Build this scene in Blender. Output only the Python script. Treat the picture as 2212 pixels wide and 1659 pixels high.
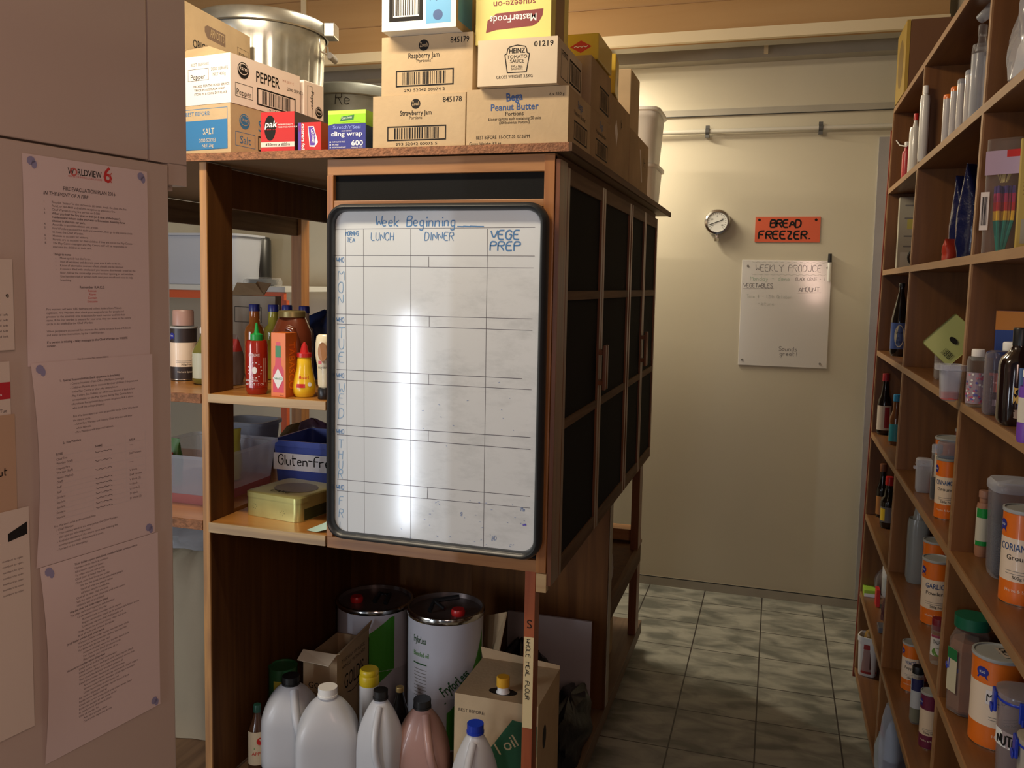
import bpy, math, random
from mathutils import Matrix, Vector
random.seed(7)
for o in list(bpy.data.objects): bpy.data.objects.remove(o)
SC = bpy.context.scene; COL = SC.collection
# ---------- camera ----------
YAW, PITCH, ROLL = math.radians(-17.0196), math.radians(4.769), math.radians(1.116)
FPX, CX, CY, EYE = 1856.35, 1106.0, 767.14, 1.657
def _axes():
    cy, sy, cp, sp, cr, sr = math.cos(YAW), math.sin(YAW), math.cos(PITCH), math.sin(PITCH), math.cos(ROLL), math.sin(ROLL)
    f = Vector((sy*cp, cy*cp, -sp)); r = Vector((cy, -sy, 0)); u = r.cross(f)
    return cr*r+sr*u, -sr*r+cr*u, f
RX, UP, FW = _axes(); CAM = Vector((0, 0, EYE))
cd = bpy.data.cameras.new('camera'); cam = bpy.data.objects.new('camera', cd); COL.objects.link(cam)
cd.sensor_width = 36; cd.lens = FPX*36/2212; cd.shift_y = (CY-829.5)/2212; cd.clip_start = .02
cam.matrix_world = Matrix(((RX.x, UP.x, -FW.x, 0), (RX.y, UP.y, -FW.y, 0), (RX.z, UP.z, -FW.z, EYE), (0, 0, 0, 1)))
SC.camera = cam
def ray(u, v): return RX*((u-CX)/FPX)+UP*((CY-v)/FPX)+FW
def onX(u, v, x): d = ray(u, v); return CAM+d*(x/d.x)
def onY(u, v, y): d = ray(u, v); return CAM+d*(y/d.y)
def onZ(u, v, z): d = ray(u, v); return CAM+d*((z-EYE)/d.z)
# ---------- light ----------
w = bpy.data.worlds.new('world'); SC.world = w; w.use_nodes = True
w.node_tree.nodes['Background'].inputs[0].default_value = (.62, .74, 1, 1)
w.node_tree.nodes['Background'].inputs[1].default_value = .05
def area(name, loc, tgt, sx, sy, e, col):
    l = bpy.data.lights.new(name, 'AREA'); l.shape = 'RECTANGLE'; l.size = sx; l.size_y = sy; l.energy = e; l.color = col
    o = bpy.data.objects.new(name, l); COL.objects.link(o); o.location = loc
    o.rotation_euler = (Vector(tgt)-Vector(loc)).to_track_quat('-Z', 'Y').to_euler(); return o
area('ceiling_tube_light_front', (-1.35, 1.50, 2.80), (-1.25, 2.3, 2.1), .9, .08, 23, (1, .83, .60))
area('ceiling_tube_light_middle', (-1.35, 3.35, 3.18), (-1.2, 3.4, 0), .9, .08, 20, (1, .88, .66))
area('ceiling_tube_light_back', (-1.27, 4.45, 2.745), (-1.15, 4.62, 1.6), .98, .05, 36, (1, .87, .65))
area('window_daylight', (-3.7, -1.2, 1.5), (-.8, 2.1, 1.3), 1.0, 1.3, 50, (.92, .95, 1))
area('door_gap_daylight', (-2.27, -1.0, .75), (-1.0, 2.0, .9), .05, 1.4, 15, (.82, .9, 1))
area('doorway_daylight', (-.75, -1.8, 1.4), (.3, 2.6, 1.2), .3, 1.6, 8.5, (.94, .95, 1))
area('fridge_fill_light', (.33, -.35, 1.9), (-1.2, .7, 1.35), .3, .8, 10.5, (1, .66, .54))  # warm fill added beside the camera and aimed at the fridge, no fitting
SC.view_settings.view_transform = 'Standard'; SC.view_settings.look = 'None'
SC.view_settings.gamma = 1; SC.view_settings.use_curve_mapping = False; SC.view_settings.exposure = 0.0
SC.cycles.max_bounces = 8; SC.cycles.transparent_max_bounces = 16
# ---------- materials ----------
MATS = {}
def mat(name, col, rough=.5, metal=0, alpha=1, bump=0, bscale=40, vary=0, vscale=6, spec=.5, emit=0, sub=0, stretch=(1, 1, 1), coat=0):
    if name in MATS: return MATS[name]
    m = bpy.data.materials.new(name); m.use_nodes = True; N = m.node_tree.nodes; L = m.node_tree.links; b = N['Principled BSDF']
    b.inputs['Base Color'].default_value = (*col, 1); b.inputs['Roughness'].default_value = rough; b.inputs['Metallic'].default_value = metal
    b.inputs['Alpha'].default_value = alpha; b.inputs['Specular IOR Level'].default_value = spec; b.inputs['Coat Weight'].default_value = coat
    b.inputs['Coat Roughness'].default_value = .08
    if sub: b.inputs['Subsurface Weight'].default_value = sub; b.inputs['Subsurface Scale'].default_value = .02
    if emit: b.inputs['Emission Color'].default_value = (*col, 1); b.inputs['Emission Strength'].default_value = emit
    if vary or bump:
        tc = N.new('ShaderNodeTexCoord'); mp = N.new('ShaderNodeMapping'); mp.inputs['Scale'].default_value = stretch
        L.new(tc.outputs['Object'], mp.inputs[0])
    if vary:
        n = N.new('ShaderNodeTexNoise'); n.inputs['Scale'].default_value = vscale; n.inputs['Detail'].default_value = 6; L.new(mp.outputs[0], n.inputs['Vector'])
        r = N.new('ShaderNodeValToRGB'); L.new(n.outputs['Fac'], r.inputs[0])
        r.color_ramp.elements[0].position = .3; r.color_ramp.elements[1].position = .7
        r.color_ramp.elements[0].color = (*[c*(1-vary) for c in col], 1); r.color_ramp.elements[1].color = (*[min(1, c*(1+vary*.6)) for c in col], 1)
        L.new(r.outputs[0], b.inputs['Base Color'])
    if bump:
        n = N.new('ShaderNodeTexNoise'); n.inputs['Scale'].default_value = bscale; n.inputs['Detail'].default_value = 3; L.new(mp.outputs[0], n.inputs['Vector'])
        bp = N.new('ShaderNodeBump'); bp.inputs['Strength'].default_value = bump; bp.inputs['Distance'].default_value = .004
        L.new(n.outputs['Fac'], bp.inputs['Height']); L.new(bp.outputs[0], b.inputs['Normal'])
    MATS[name] = m; return m
def clear(name, tint=(1, 1, 1), haze=.12, rough=.06):
    if name in MATS: return MATS[name]
    m = bpy.data.materials.new(name); m.use_nodes = True; N = m.node_tree.nodes; L = m.node_tree.links; b = N['Principled BSDF']; out = N['Material Output']
    b.inputs['Base Color'].default_value = (.8*tint[0], .82*tint[1], .86*tint[2], 1); b.inputs['Roughness'].default_value = rough; b.inputs['Specular IOR Level'].default_value = .9
    t = N.new('ShaderNodeBsdfTransparent'); t.inputs[0].default_value = (*tint, 1)
    lw = N.new('ShaderNodeLayerWeight'); lw.inputs[0].default_value = .35
    mr = N.new('ShaderNodeMath'); mr.operation = 'MULTIPLY_ADD'; mr.inputs[1].default_value = .32; mr.inputs[2].default_value = haze; mr.use_clamp = True
    L.new(lw.outputs['Facing'], mr.inputs[0]); mx = N.new('ShaderNodeMixShader'); L.new(mr.outputs[0], mx.inputs[0]); L.new(t.outputs[0], mx.inputs[1]); L.new(b.outputs[0], mx.inputs[2]); L.new(mx.outputs[0], out.inputs[0])
    MATS[name] = m; return m
def wood(name, col, dark, axis='z', rough=.42, scale=1, coat=.15):
    if name in MATS: return MATS[name]
    m = bpy.data.materials.new(name); m.use_nodes = True; N = m.node_tree.nodes; L = m.node_tree.links; b = N['Principled BSDF']
    tc = N.new('ShaderNodeTexCoord'); mp = N.new('ShaderNodeMapping'); s = {'x': (1.2, 22, 22), 'y': (22, 1.2, 22), 'z': (22, 22, 1.2)}[axis]
    mp.inputs['Scale'].default_value = [k*scale for k in s]; L.new(tc.outputs['Object'], mp.inputs[0])
    n = N.new('ShaderNodeTexNoise'); n.inputs['Scale'].default_value = 1.6; n.inputs['Detail'].default_value = 8; n.inputs['Distortion'].default_value = .6; L.new(mp.outputs[0], n.inputs['Vector'])
    r = N.new('ShaderNodeValToRGB'); L.new(n.outputs['Fac'], r.inputs[0]); e = r.color_ramp.elements
    e[0].position = .3; e[1].position = .68; e[0].color = (*dark, 1); e[1].color = (*col, 1); L.new(r.outputs[0], b.inputs['Base Color'])
    b.inputs['Roughness'].default_value = rough; b.inputs['Coat Weight'].default_value = coat; b.inputs['Coat Roughness'].default_value = .3
    if not coat: b.inputs['Specular IOR Level'].default_value = .15
    bp = N.new('ShaderNodeBump'); bp.inputs['Strength'].default_value = .25; bp.inputs['Distance'].default_value = .002; L.new(n.outputs['Fac'], bp.inputs['Height']); L.new(bp.outputs[0], b.inputs['Normal'])
    MATS[name] = m; return m
INK = mat('ink_dark', (.016, .014, .013), .7, spec=.15); INKB = mat('ink_blue', (.02, .07, .22), .5); WHITE = mat('print_white', (.85, .84, .82), .5)
BLUEM = mat('marker_blue', (.07, .2, .42), .5); REDM = mat('print_red', (.55, .03, .03), .5); GREYI = mat('ink_grey', (.2, .19, .18), .6)
CARD = mat('cardboard', (.50, .37, .22), .75, vary=.1, vscale=9, bump=.15, bscale=90, spec=.2)
CARDD = mat('cardboard_dull', (.40, .28, .16), .8, vary=.14, vscale=8, bump=.15, bscale=90, spec=.2)
CARDP = mat('cardboard_pale', (.68, .56, .40), .75, vary=.08, vscale=9, spec=.2)
CARDW = mat('white_board', (.82, .78, .70), .55, vary=.04, spec=.3)
PAPER = mat('paper', (.80, .74, .73), .7, spec=.2)
BLACK = mat('black_plastic', (.012, .012, .013), .35); BLK2 = mat('black_matte', (.02, .02, .02), .7)
WPL = mat('white_plastic', (.80, .79, .76), .35); CLR = clear('clear_plastic', haze=.05); FROST = clear('frosted_plastic', (.93, .95, 1), .28, .3)
GLASS = clear('jar_glass', (.97, .99, .98), .04, .03); BLUECLIP = mat('blue_clip', (.02, .05, .5), .3)
RED = mat('red_plastic', (.55, .02, .02), .3); GREEN = mat('green_plastic', (.01, .3, .05), .35)
ORANGE = mat('orange_print', (.78, .17, .012), .35, coat=.2); YEL = mat('yellow_print', (.9, .62, .04), .35, coat=.2); TIN = mat('tin_metal', (.6, .58, .5), .25, metal=1)
GREYLID = mat('grey_lid', (.35, .36, .35), .35, alpha=.9)
# ---------- mesh builder ----------
class MB:
    def __init__(s): s.v = []; s.f = []; s.mi = []; s.sm = []; s.mats = []
    def _m(s, m):
        if m not in s.mats: s.mats.append(m)
        return s.mats.index(m)
    def add(s, vs, fs, m, smooth=False):
        b = len(s.v); s.v += [tuple(p) for p in vs]; k = s._m(m)
        for f in fs: s.f.append([b+i for i in f]); s.mi.append(k); s.sm.append(smooth)
        return s
    def box(s, x0, x1, y0, y1, z0, z1, m, mfront=None, T=None):
        if x0 > x1: x0, x1 = x1, x0
        vs = [(x, y, z) for z in (z0, z1) for (x, y) in ((x0, y0), (x1, y0), (x1, y1), (x0, y1))]
        if T: vs = [T(p) for p in vs]
        s.add(vs, [(0, 3, 2, 1), (4, 5, 6, 7), (1, 2, 6, 5), (2, 3, 7, 6)], m)
        b = len(s.v)-8; k = s._m(m); kf = s._m(mfront or m)
        s.f.append([b, b+1, b+5, b+4]); s.mi.append(kf); s.sm.append(False); s.f.append([b+3, b, b+4, b+7]); s.mi.append(k); s.sm.append(False)
        return s
    def rings(s, rs, m, smooth=True, cap0=True, cap1=True, mats=None, closed=True):
        n = len(rs[0]); vs = [p for r in rs for p in r]; b = len(s.v); s.v += [tuple(p) for p in vs]
        for i in range(len(rs)-1):
            k = s._m(mats[i] if mats and mats[i] else m)
            for j in range(n if closed else n-1):
                a = b+i*n+j; c = b+i*n+(j+1) % n; s.f.append([a, c, c+n, a+n]); s.mi.append(k); s.sm.append(smooth)
        if cap0: s.f.append([b+j for j in reversed(range(n))]); s.mi.append(s._m(m)); s.sm.append(False)
        if cap1: s.f.append([b+(len(rs)-1)*n+j for j in range(n)]); s.mi.append(s._m(mats[-1] if mats and mats[-1] else m)); s.sm.append(False)
        return s
    def lathe(s, prof, m, c=(0, 0, 0), seg=32, cap0=True, cap1=True, sx=1, sy=1, n=2, mats=None, rot=0, smooth=True):
        rs = []
        for p in prof:
            e = p[2] if len(p) > 2 else n; ring = []
            for j in range(seg):
                a = 2*math.pi*j/seg; ca, sa = math.cos(a), math.sin(a); q = (abs(ca)**e+abs(sa)**e)**(-1/e)
                x, y = p[0]*q*ca*sx, p[0]*q*sa*sy
                ring.append((c[0]+x*math.cos(rot)-y*math.sin(rot), c[1]+x*math.sin(rot)+y*math.cos(rot), c[2]+p[1]))
            rs.append(ring)
        return s.rings(rs, m, smooth, cap0, cap1, mats)
    def tube(s, pts, r, m, seg=10, caps=True, flat=1):
        pts = [Vector(p) for p in pts]; rs = []; prev = None
        for i, p in enumerate(pts):
            t = (pts[min(i+1, len(pts)-1)]-pts[max(i-1, 0)]).normalized()
            if prev is None:
                a = Vector((0, 0, 1)) if abs(t.z) < .9 else Vector((1, 0, 0)); nn = t.cross(a).normalized()
            else: nn = (prev-t*prev.dot(t)).normalized()
            prev = nn; bb = t.cross(nn); rr = r[i] if isinstance(r, (list, tuple)) else r
            rs.append([p+nn*rr*math.cos(2*math.pi*j/seg)+bb*rr*flat*math.sin(2*math.pi*j/seg) for j in range(seg)])
        return s.rings(rs, m, True, caps, caps)
    def poly(s, pts, m): return s.add(pts, [tuple(range(len(pts)))], m)
    # decals: F maps (x, y, lift) on the face to a point
    def rect(s, F, x0, y0, x1, y1, m, k=1, n=1):
        n = max(n, 1); e = .0002*k
        vs = [F(x0+(x1-x0)*i/n, y, e) for y in (y0, y1) for i in range(n+1)]
        return s.add(vs, [(i, i+1, n+1+i+1, n+1+i) for i in range(n)], m)
    def frame(s, F, x0, y0, x1, y1, t, m, k=1):
        for a in ((x0, y0, x1, y0+t), (x0, y1-t, x1, y1), (x0, y0+t, x0+t, y1-t), (x1-t, y0+t, x1, y1-t)): s.rect(F, *a, m, k)
        return s
    def disc(s, F, x, y, rx, ry, m, k=1, n=20, pts=None):
        return s.add([F(x+rx*math.cos(2*math.pi*i/n), y+ry*math.sin(2*math.pi*i/n), .0002*k) for i in range(n)], [tuple(range(n))], m)
    def shape(s, F, pts, m, k=1): return s.add([F(x, y, .0002*k) for x, y in pts], [tuple(range(len(pts)))], m)
    def barcode(s, F, x0, y0, x1, y1, m, k=1, fr=True, n=34):
        if fr: s.frame(F, x0, y0, x1, y1, (y1-y0)*.09, m, k); px = (x1-x0)*.12; py = (y1-y0)*.12
        else: px = py = 0
        rr = random.Random(n+int(x0*999)); x = x0+px; W = (x1-x0-2*px)/n
        while x < x1-px-W:
            wv = W*rr.choice((.4, .4, .8, 1.1)); s.rect(F, x, y0+py, x+wv, y1-py, m, k); x += wv+W*rr.choice((.5, .7, 1.0))
        return s
    def text(s, F, t, x, y, h, m, w=None, al='l', k=2, rot=0, bold=0, sh=0):
        vs, fs, (a0, a1, b1) = glyphs(t, bold)
        sc = h/.69; sx = sc if w is None else w/max(a1-a0, 1e-6); ox = {'l': 0, 'c': -(a0+a1)/2, 'r': -a1}[al]
        c, q = math.cos(rot), math.sin(rot); out = []
        for px, py in vs:
            lx, ly = (px+ox)*sx+sh*py*sc, py*sc; out.append(F(x+lx*c-ly*q, y+lx*q+ly*c, .0002*k))
        return s.add(out, fs, m)
    def hand(s, F, t, x, y, h, m, w=.0035, k=2, adv=.72, slant=0, rot=0, jit=.3, asp=1):
        rr = random.Random(len(t)*7+int(x*1000)); px = 0; c, q = math.cos(rot), math.sin(rot)
        for ch in t:
            for pl in HF.get(ch, '').split():
                pts = []
                for i in range(0, len(pl), 2):
                    gx = int(pl[i])+rr.uniform(-jit, jit); gy = int(pl[i+1]) if pl[i+1].isdigit() else -(ord(pl[i+1])-96)
                    gy += rr.uniform(-jit, jit); lx = px+(gx/9+slant*gy/9)*h*asp; ly = gy/9*h; pts.append((x+lx*c-ly*q, y+lx*q+ly*c))
                s.stroke(F, pts, w, m, k)
            px += adv*h*asp*(.45 if ch in 'iIl.' else 1)
        return s
    def stroke(s, F, pts, w, m, k=2):
        s.nk = getattr(s, 'nk', 0)+1; k = k+(s.nk % 40)*.03
        if len(pts) > 2:      # Chaikin smoothing
            for _ in range(2):
                q = [pts[0]]
                for a, b in zip(pts, pts[1:]): q += [(a[0]*.75+b[0]*.25, a[1]*.75+b[1]*.25), (a[0]*.25+b[0]*.75, a[1]*.25+b[1]*.75)]
                pts = q+[pts[-1]]
        L = []; R = []
        for i, p in enumerate(pts):
            a = pts[max(i-1, 0)]; b = pts[min(i+1, len(pts)-1)]; dx, dy = b[0]-a[0], b[1]-a[1]; l = math.hypot(dx, dy) or 1
            L.append(F(p[0]-dy/l*w/2, p[1]+dx/l*w/2, .0002*k)); R.append(F(p[0]+dy/l*w/2, p[1]-dx/l*w/2, .0002*k))
        n = len(pts); return s.add(L+R, [(i, i+1, n+i+1, n+i) for i in range(n-1)], m)
    def build(s, name, parent=None, loc=None, rz=0, bevel=0, sub=0, solid=0, rot=None):
        me = bpy.data.meshes.new(name); me.from_pydata(s.v, [], s.f)
        for m in s.mats: me.materials.append(m)
        me.polygons.foreach_set('material_index', s.mi); me.polygons.foreach_set('use_smooth', s.sm); me.update()
        if any(s.sm): me.set_sharp_from_angle(angle=.75)
        o = bpy.data.objects.new(name, me); COL.objects.link(o)
        if parent: o.parent = parent
        if loc: o.location = loc
        if rz: o.rotation_euler = (0, 0, rz)
        if rot: o.rotation_euler = rot
        if solid: md = o.modifiers.new('solid', 'SOLIDIFY'); md.thickness = solid; md.offset = 0
        if bevel: md = o.modifiers.new('bevel', 'BEVEL'); md.width = bevel; md.segments = 2; md.limit_method = 'ANGLE'; md.angle_limit = .9
        if sub: md = o.modifiers.new('sub', 'SUBSURF'); md.levels = sub; md.render_levels = sub
        return o
GC = {}
def glyphs(t, bold=0):
    key = (t, bold)
    if key in GC: return GC[key]
    c = bpy.data.curves.new('t', 'FONT'); c.body = t; c.size = 1; c.resolution_u = 2; c.offset = bold*.008; c.space_line = 1.25
    o = bpy.data.objects.new('t', c); COL.objects.link(o); dg = bpy.context.evaluated_depsgraph_get(); dg.update()
    me = bpy.data.meshes.new_from_object(o.evaluated_get(dg)); vs = [(v.co.x, v.co.y) for v in me.vertices]; fs = [tuple(p.vertices) for p in me.polygons]
    bpy.data.objects.remove(o); bpy.data.curves.remove(c); bpy.data.meshes.remove(me)
    xs = [v[0] for v in vs] or [0, 1]; GC[key] = (vs, fs, (min(xs), max(xs), 0)); return GC[key]
HF = {'A': '003960 1353', 'B': '00094958574505 4554514000', 'C': '5749290702204052', 'D': '00093957523000', 'E': '59090050 0545', 'F': '590900 0545',
 'G': '57492907022040525535', 'H': '0009 5059 0555', 'I': '1019', 'K': '0009 590450', 'L': '090050', 'M': '0009346960', 'N': '00095059', 'O': '290702204052574929',
 'P': '00094958564505', 'R': '00094958564505 2550', 'S': '58491907154452401001', 'T': '0969 3930', 'U': '090220405259', 'V': '093069', 'W': '0910365069', 'Y': '093569 3530',
 'X': '0950 0059', 'Z': '09590050', '-': '0545', '.': '1011', '_': '0070', '4': '390353 3930', '2': '0829580050', '1': '2029', 'a': '4515031041 4540', 'b': '0900 04354441301001',
 'c': '4515031041', 'd': '4940 4515031041', 'e': '0343443515031041', 'g': '4515031041 454b3c1c0b', 'h': '0900 04354440', 'i': '1510 1718', 'k': '0900 450240', 'l': '1910',
 'm': '0500 04252420 24454440', 'n': '0500 04354440', 'o': '1503103043453515', 'r': '0500 043545', 's': '451504423000', 't': '191030 0646', 'u': '05011030 4540', 'y': '0523 450c', '!': '2923 2021'}
def plane(o, U, V):
    o, U, V = Vector(o), Vector(U), Vector(V); N = U.cross(V).normalized()
    return lambda x, y, e=0: o+U*x+V*y+N*e
def cyl(cx, cy, r, a0, z0=0):      # a0: direction the middle of the label faces; +x runs to the right seen from outside
    return lambda x, y, e=0: Vector((cx+(r+e)*math.cos(a0+x/r), cy+(r+e)*math.sin(a0+x/r), z0+y))
def tag(o, label, cat, group=None, kind=None):
    o['label'] = label; o['category'] = cat
    if group: o['group'] = group
    if kind: o['kind'] = kind
    return o
def thing(name, label, cat, loc=(0, 0, 0), rz=0, group=None):
    o = bpy.data.objects.new(name, None); COL.objects.link(o); o.location = loc; o.rotation_euler = (0, 0, rz); o.empty_display_size = .05
    return tag(o, label, cat, group)
def struct(name, mb, parent=None, **k):
    o = mb.build(name, parent, **k)
    if not parent: o['kind'] = 'structure'
    return o
# ================= the room =================
def tile_mat():
    m = bpy.data.materials.new('floor_tiles'); m.use_nodes = True; N = m.node_tree.nodes; L = m.node_tree.links; b = N['Principled BSDF']
    tc = N.new('ShaderNodeTexCoord'); mp = N.new('ShaderNodeMapping'); mp.inputs['Location'].default_value = (.307, -4.5147, 0); L.new(tc.outputs['Object'], mp.inputs[0])
    br = N.new('ShaderNodeTexBrick'); br.offset = 0; br.inputs['Scale'].default_value = 1; br.inputs['Brick Width'].default_value = .3; br.inputs['Row Height'].default_value = .3
    br.inputs['Mortar Size'].default_value = .0032; br.inputs['Mortar Smooth'].default_value = .3; br.inputs['Bias'].default_value = 0
    L.new(mp.outputs[0], br.inputs['Vector'])
    n = N.new('ShaderNodeTexNoise'); n.inputs['Scale'].default_value = 9; n.inputs['Detail'].default_value = 7; n.inputs['Distortion'].default_value = .5
    st = N.new('ShaderNodeMapping'); st.inputs['Scale'].default_value = (.7, 1.4, 1); L.new(tc.outputs['Object'], st.inputs[0]); L.new(st.outputs[0], n.inputs['Vector'])
    r = N.new('ShaderNodeValToRGB'); e = r.color_ramp.elements; e[0].position = .36; e[1].position = .62; e[0].color = (.14, .145, .125, 1); e[1].color = (.35, .345, .295, 1)
    L.new(n.outputs['Fac'], r.inputs[0]); L.new(r.outputs[0], br.inputs['Color1']); L.new(r.outputs[0], br.inputs['Color2']); br.inputs['Mortar'].default_value = (.035, .028, .026, 1)
    L.new(br.outputs['Color'], b.inputs['Base Color']); b.inputs['Roughness'].default_value = .38
    bp = N.new('ShaderNodeBump'); bp.inputs['Strength'].default_value = .5; bp.inputs['Distance'].default_value = .002; bp.invert = True; L.new(br.outputs['Fac'], bp.inputs['Height']); L.new(bp.outputs[0], b.inputs['Normal'])
    return m
struct('floor', MB().box(-4, 1.2, -3, 4.8, -.1, 0, tile_mat()))
CREAM = mat('cream_panel', (.55, .50, .385), .42, vary=.05, vscale=1.5); CEIL = wood('ceiling_ply', (.42, .26, .12), (.36, .21, .09), 'x', .8, .3, 0)
TRIMC = mat('cream_trim', (.66, .55, .36), .5); GREYT = mat('grey_trim', (.36, .33, .27), .45, vary=.1); ALU = mat('aluminium', (.62, .62, .64), .32, metal=.8, vary=.12, vscale=4)
struct('wall_back', MB().box(-4, 1.2, 4.72, 4.85, 0, 3.3, CREAM))
struct('wall_left', MB().box(-4.1, -4, -1, 4.85, 0, 3.3, CREAM)); struct('wall_right', MB().box(.70, .80, .3, 4.72, 0, 3.3, CREAM))
struct('ceiling', MB().box(-4, 1.2, -.5, 4.85, 3.3, 3.4, mat('ceiling_paint', (.42, .3, .17), .7)))
b = MB().box(-4, .66, 4.2, 4.24, 2.80, 3.3, CEIL)
for z in (2.98, 3.14): b.box(-4, .66, 4.196, 4.2, z, z+.004, mat('seam', (.3, .17, .07), .6))
struct('wall_bulkhead', b)
struct('trim_1', MB().box(-4, .66, 4.17, 4.198, 2.795, 2.845, TRIMC))                       # lower edge of the bulkhead
struct('trim_2', MB().box(-4, .66, 4.24, 4.44, 2.83, 2.85, GREYT))
struct('trim_3', MB().box(-4, .66, 4.62, 4.72, 2.82, 2.90, GREYT).box(-4, .66, 4.60, 4.62, 2.885, 2.90, TRIMC))
struct('trim_4', MB().box(-2.5, -2.47, 4.185, 4.2, 2.845, 3.3, TRIMC))                       # upright batten
struct('trim_5', MB().box(-.115, -.095, 4.58, 4.60, 2.83, 2.95, TRIMC))
struct('trim_6', MB().box(-.78, .66, 4.706, 4.72, 2.555, 2.59, GREYT).box(-.78, .66, 4.704, 4.706, 2.553, 2.557, BLK2))
struct('trim_7', MB().box(.455, .52, 4.70, 4.72, .05, 2.42, ALU, ))
struct('baseboard_back', MB().box(-1.2, .66, 4.70, 4.72, 0, .045, GREYT).box(-1.2, .66, 4.70, 4.705, .045, .049, BLK2))
# rail with clips
t = thing('rail_pipe', 'pale grey horizontal pipe clipped across the cream back wall', 'pipe', (0, 4.68, 2.47))
b = MB(); b.tube([(-1.0, 0, 0), (.52, 0, 0)], .012, mat('pipe_paint', (.55, .52, .45), .3), 12); b.build('pipe', t)
for x in (-.385, .175):
    b = MB(); b.tube([(x-.01, 0, 0), (x+.01, 0, 0)], .018, mat('grey_clip', (.08, .08, .08), .4), 12); b.box(x-.01, x+.01, -.008, .02, -.032, -.015, MATS['grey_clip']); b.box(x-.01, x+.01, -.006, .02, .014, .03, MATS['grey_clip']); b.build('clip', t)
b = MB(); b.tube([(.52, 0, 0), (.56, 0, 0)], .017, RED, 12); b.build('end_cap', t)
# thermometer
t = thing('dial_thermometer', 'round chrome dial thermometer on the cream freezer wall', 'thermometer', (-.317, 4.70, 2.0))
CHR = mat('chrome', (.6, .59, .57), .15, metal=1)
def ringy(c, prof, m, seg=36, caps=True, mats=None):     # lathe about the y axis, profile (r, y)
    b = MB(); b.rings([[(c[0]+r*math.cos(2*math.pi*j/seg), c[1]+y, c[2]+r*math.sin(2*math.pi*j/seg)) for j in range(seg)] for r, y in prof], m, True, caps, caps, mats); return b
ringy((0, 0, 0), [(.055, .015), (.066, .01), (.068, -.015), (.064, -.03), (.054, -.032), (.052, -.024)], CHR).build('case', t)
b = ringy((0, 0, 0), [(.052, -.0235), (.0519, -.026)], mat('dial_face', (.75, .75, .72), .4)); F = plane((0, -.0262, 0), (1, 0, 0), (0, 0, 1))
for i in range(21):
    a = math.radians(225-i*13.5); b.stroke(F, [(.04*math.cos(a), .04*math.sin(a)), (.047*math.cos(a), .047*math.sin(a))], .0015, INK)
for i, s in enumerate(('-40', '-20', '0', '20', '40')): a = math.radians(215-i*62); b.text(F, s, .031*math.cos(a), .031*math.sin(a)-.004, .008, INK, al='c')
b.build('dial', t)
MB().stroke(plane((0, -.028, 0), (1, 0, 0), (0, 0, 1)), [(-.038, -.014), (.03, .011)], .004, INK).build('needle', t)
b = MB(); b.tube([(0, -.01, -.064), (0, -.01, -.085)], .009, CHR); b.tube([(0, -.01, -.085), (0, -.01, -.1)], .013, CHR, 6); b.build('stem', t)
# orange sign and produce whiteboard on the back wall
YW = 4.718
def quadpx(y, pts): return [onY(u, v, y) for u, v in pts]
b = MB(); P = quadpx(YW, ((1630, 523), (1768, 524), (1769, 466), (1630, 467))); o = P[0]; b.box(0, .322, -.003, 0, 0, .131, mat('orange_card', (.62, .10, .04), .6))
F = plane((0, -.003, 0), (1, 0, 0), (0, 0, 1)); b.hand(F, 'BREAD', .075, .077, .038, INK, .0085, asp=1.25, adv=.66, jit=.2); b.hand(F, 'FREEZER.', .02, .017, .04, INK, .0085, asp=1.25, adv=.70, jit=.2)
for x in (.02, .3): b.disc(F, x, .115, .007, .007, INK, 3, 10)
tag(b.build('orange_sign', loc=o), 'orange card sign reading BREAD FREEZER pinned to the cream wall', 'sign')
t = thing('produce_whiteboard', 'small whiteboard listing weekly produce, screwed to the cream wall under the orange sign', 'whiteboard', onY(1594, 788, YW))
b = MB().box(0, .445, -.006, 0, 0, .557, mat('small_board', (.66, .63, .60), .12, coat=.6)); F = plane((0, -.006, 0), (1, 0, 0), (0, 0, 1))
G3 = mat('marker_faint', (.42, .44, .40), .5); G4 = mat('marker_grey', (.16, .15, .16), .5); GRN = mat('marker_green', (.36, .48, .38), .5)
b.hand(F, 'WEEKLY PRODUCE', .07, .498, .034, G4, .0022, asp=.95, adv=.73); b.stroke(F, [(.05+.37*i/24, .545+.004*(-1)**i) for i in range(25)], .0014, G3); b.stroke(F, [(.05+.37*i/24, .482+.004*(-1)**i) for i in range(25)], .0014, G3)
b.hand(F, 'Monday - done', .045, .448, .024, GRN, .002, asp=.9); b.hand(F, 'BLACK CRATE - 2', .272, .452, .017, G4, .0016, asp=.8); b.hand(F, 'VEGETABLES', .012, .412, .022, G4, .0024, asp=.95); b.stroke(F, [(.012, .405), (.165, .408)], .0018, G4)
b.hand(F, 'AMOUNT', .29, .395, .025, G4, .0024, asp=.95); b.stroke(F, [(.285, .388), (.40, .392)], .0018, G4); b.hand(F, 'Term 4 - 12th October', .03, .357, .019, G3, .0014, asp=.8); b.hand(F, '-leture', .09, .32, .018, G3, .0014)
b.hand(F, 'Sounds', .205, .085, .022, G4, .0022); b.hand(F, 'great!', .21, .06, .022, G4, .0022); b.build('board', t, bevel=.002)
for x, z in ((.03, .525), (.425, .52), (.02, .03), (.41, .025)): ringy((x, -.006, z), [(.006, 0), (.005, -.003)], GREYI, 12).build('screw', t)
p = MB(); p.tube([(.434, -.014, .45), (.434, -.014, .555)], .0085, WPL, 12); p.build('marker_body', mk := thing('marker_pen', 'black-capped white marker standing at the upper right corner of the small whiteboard', 'pen', onY(1594, 788, YW)))
p = MB(); p.tube([(.434, -.014, .548), (.434, -.014, .592)], [.0105, .009], BLACK, 12); p.build('cap', mk)

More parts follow.
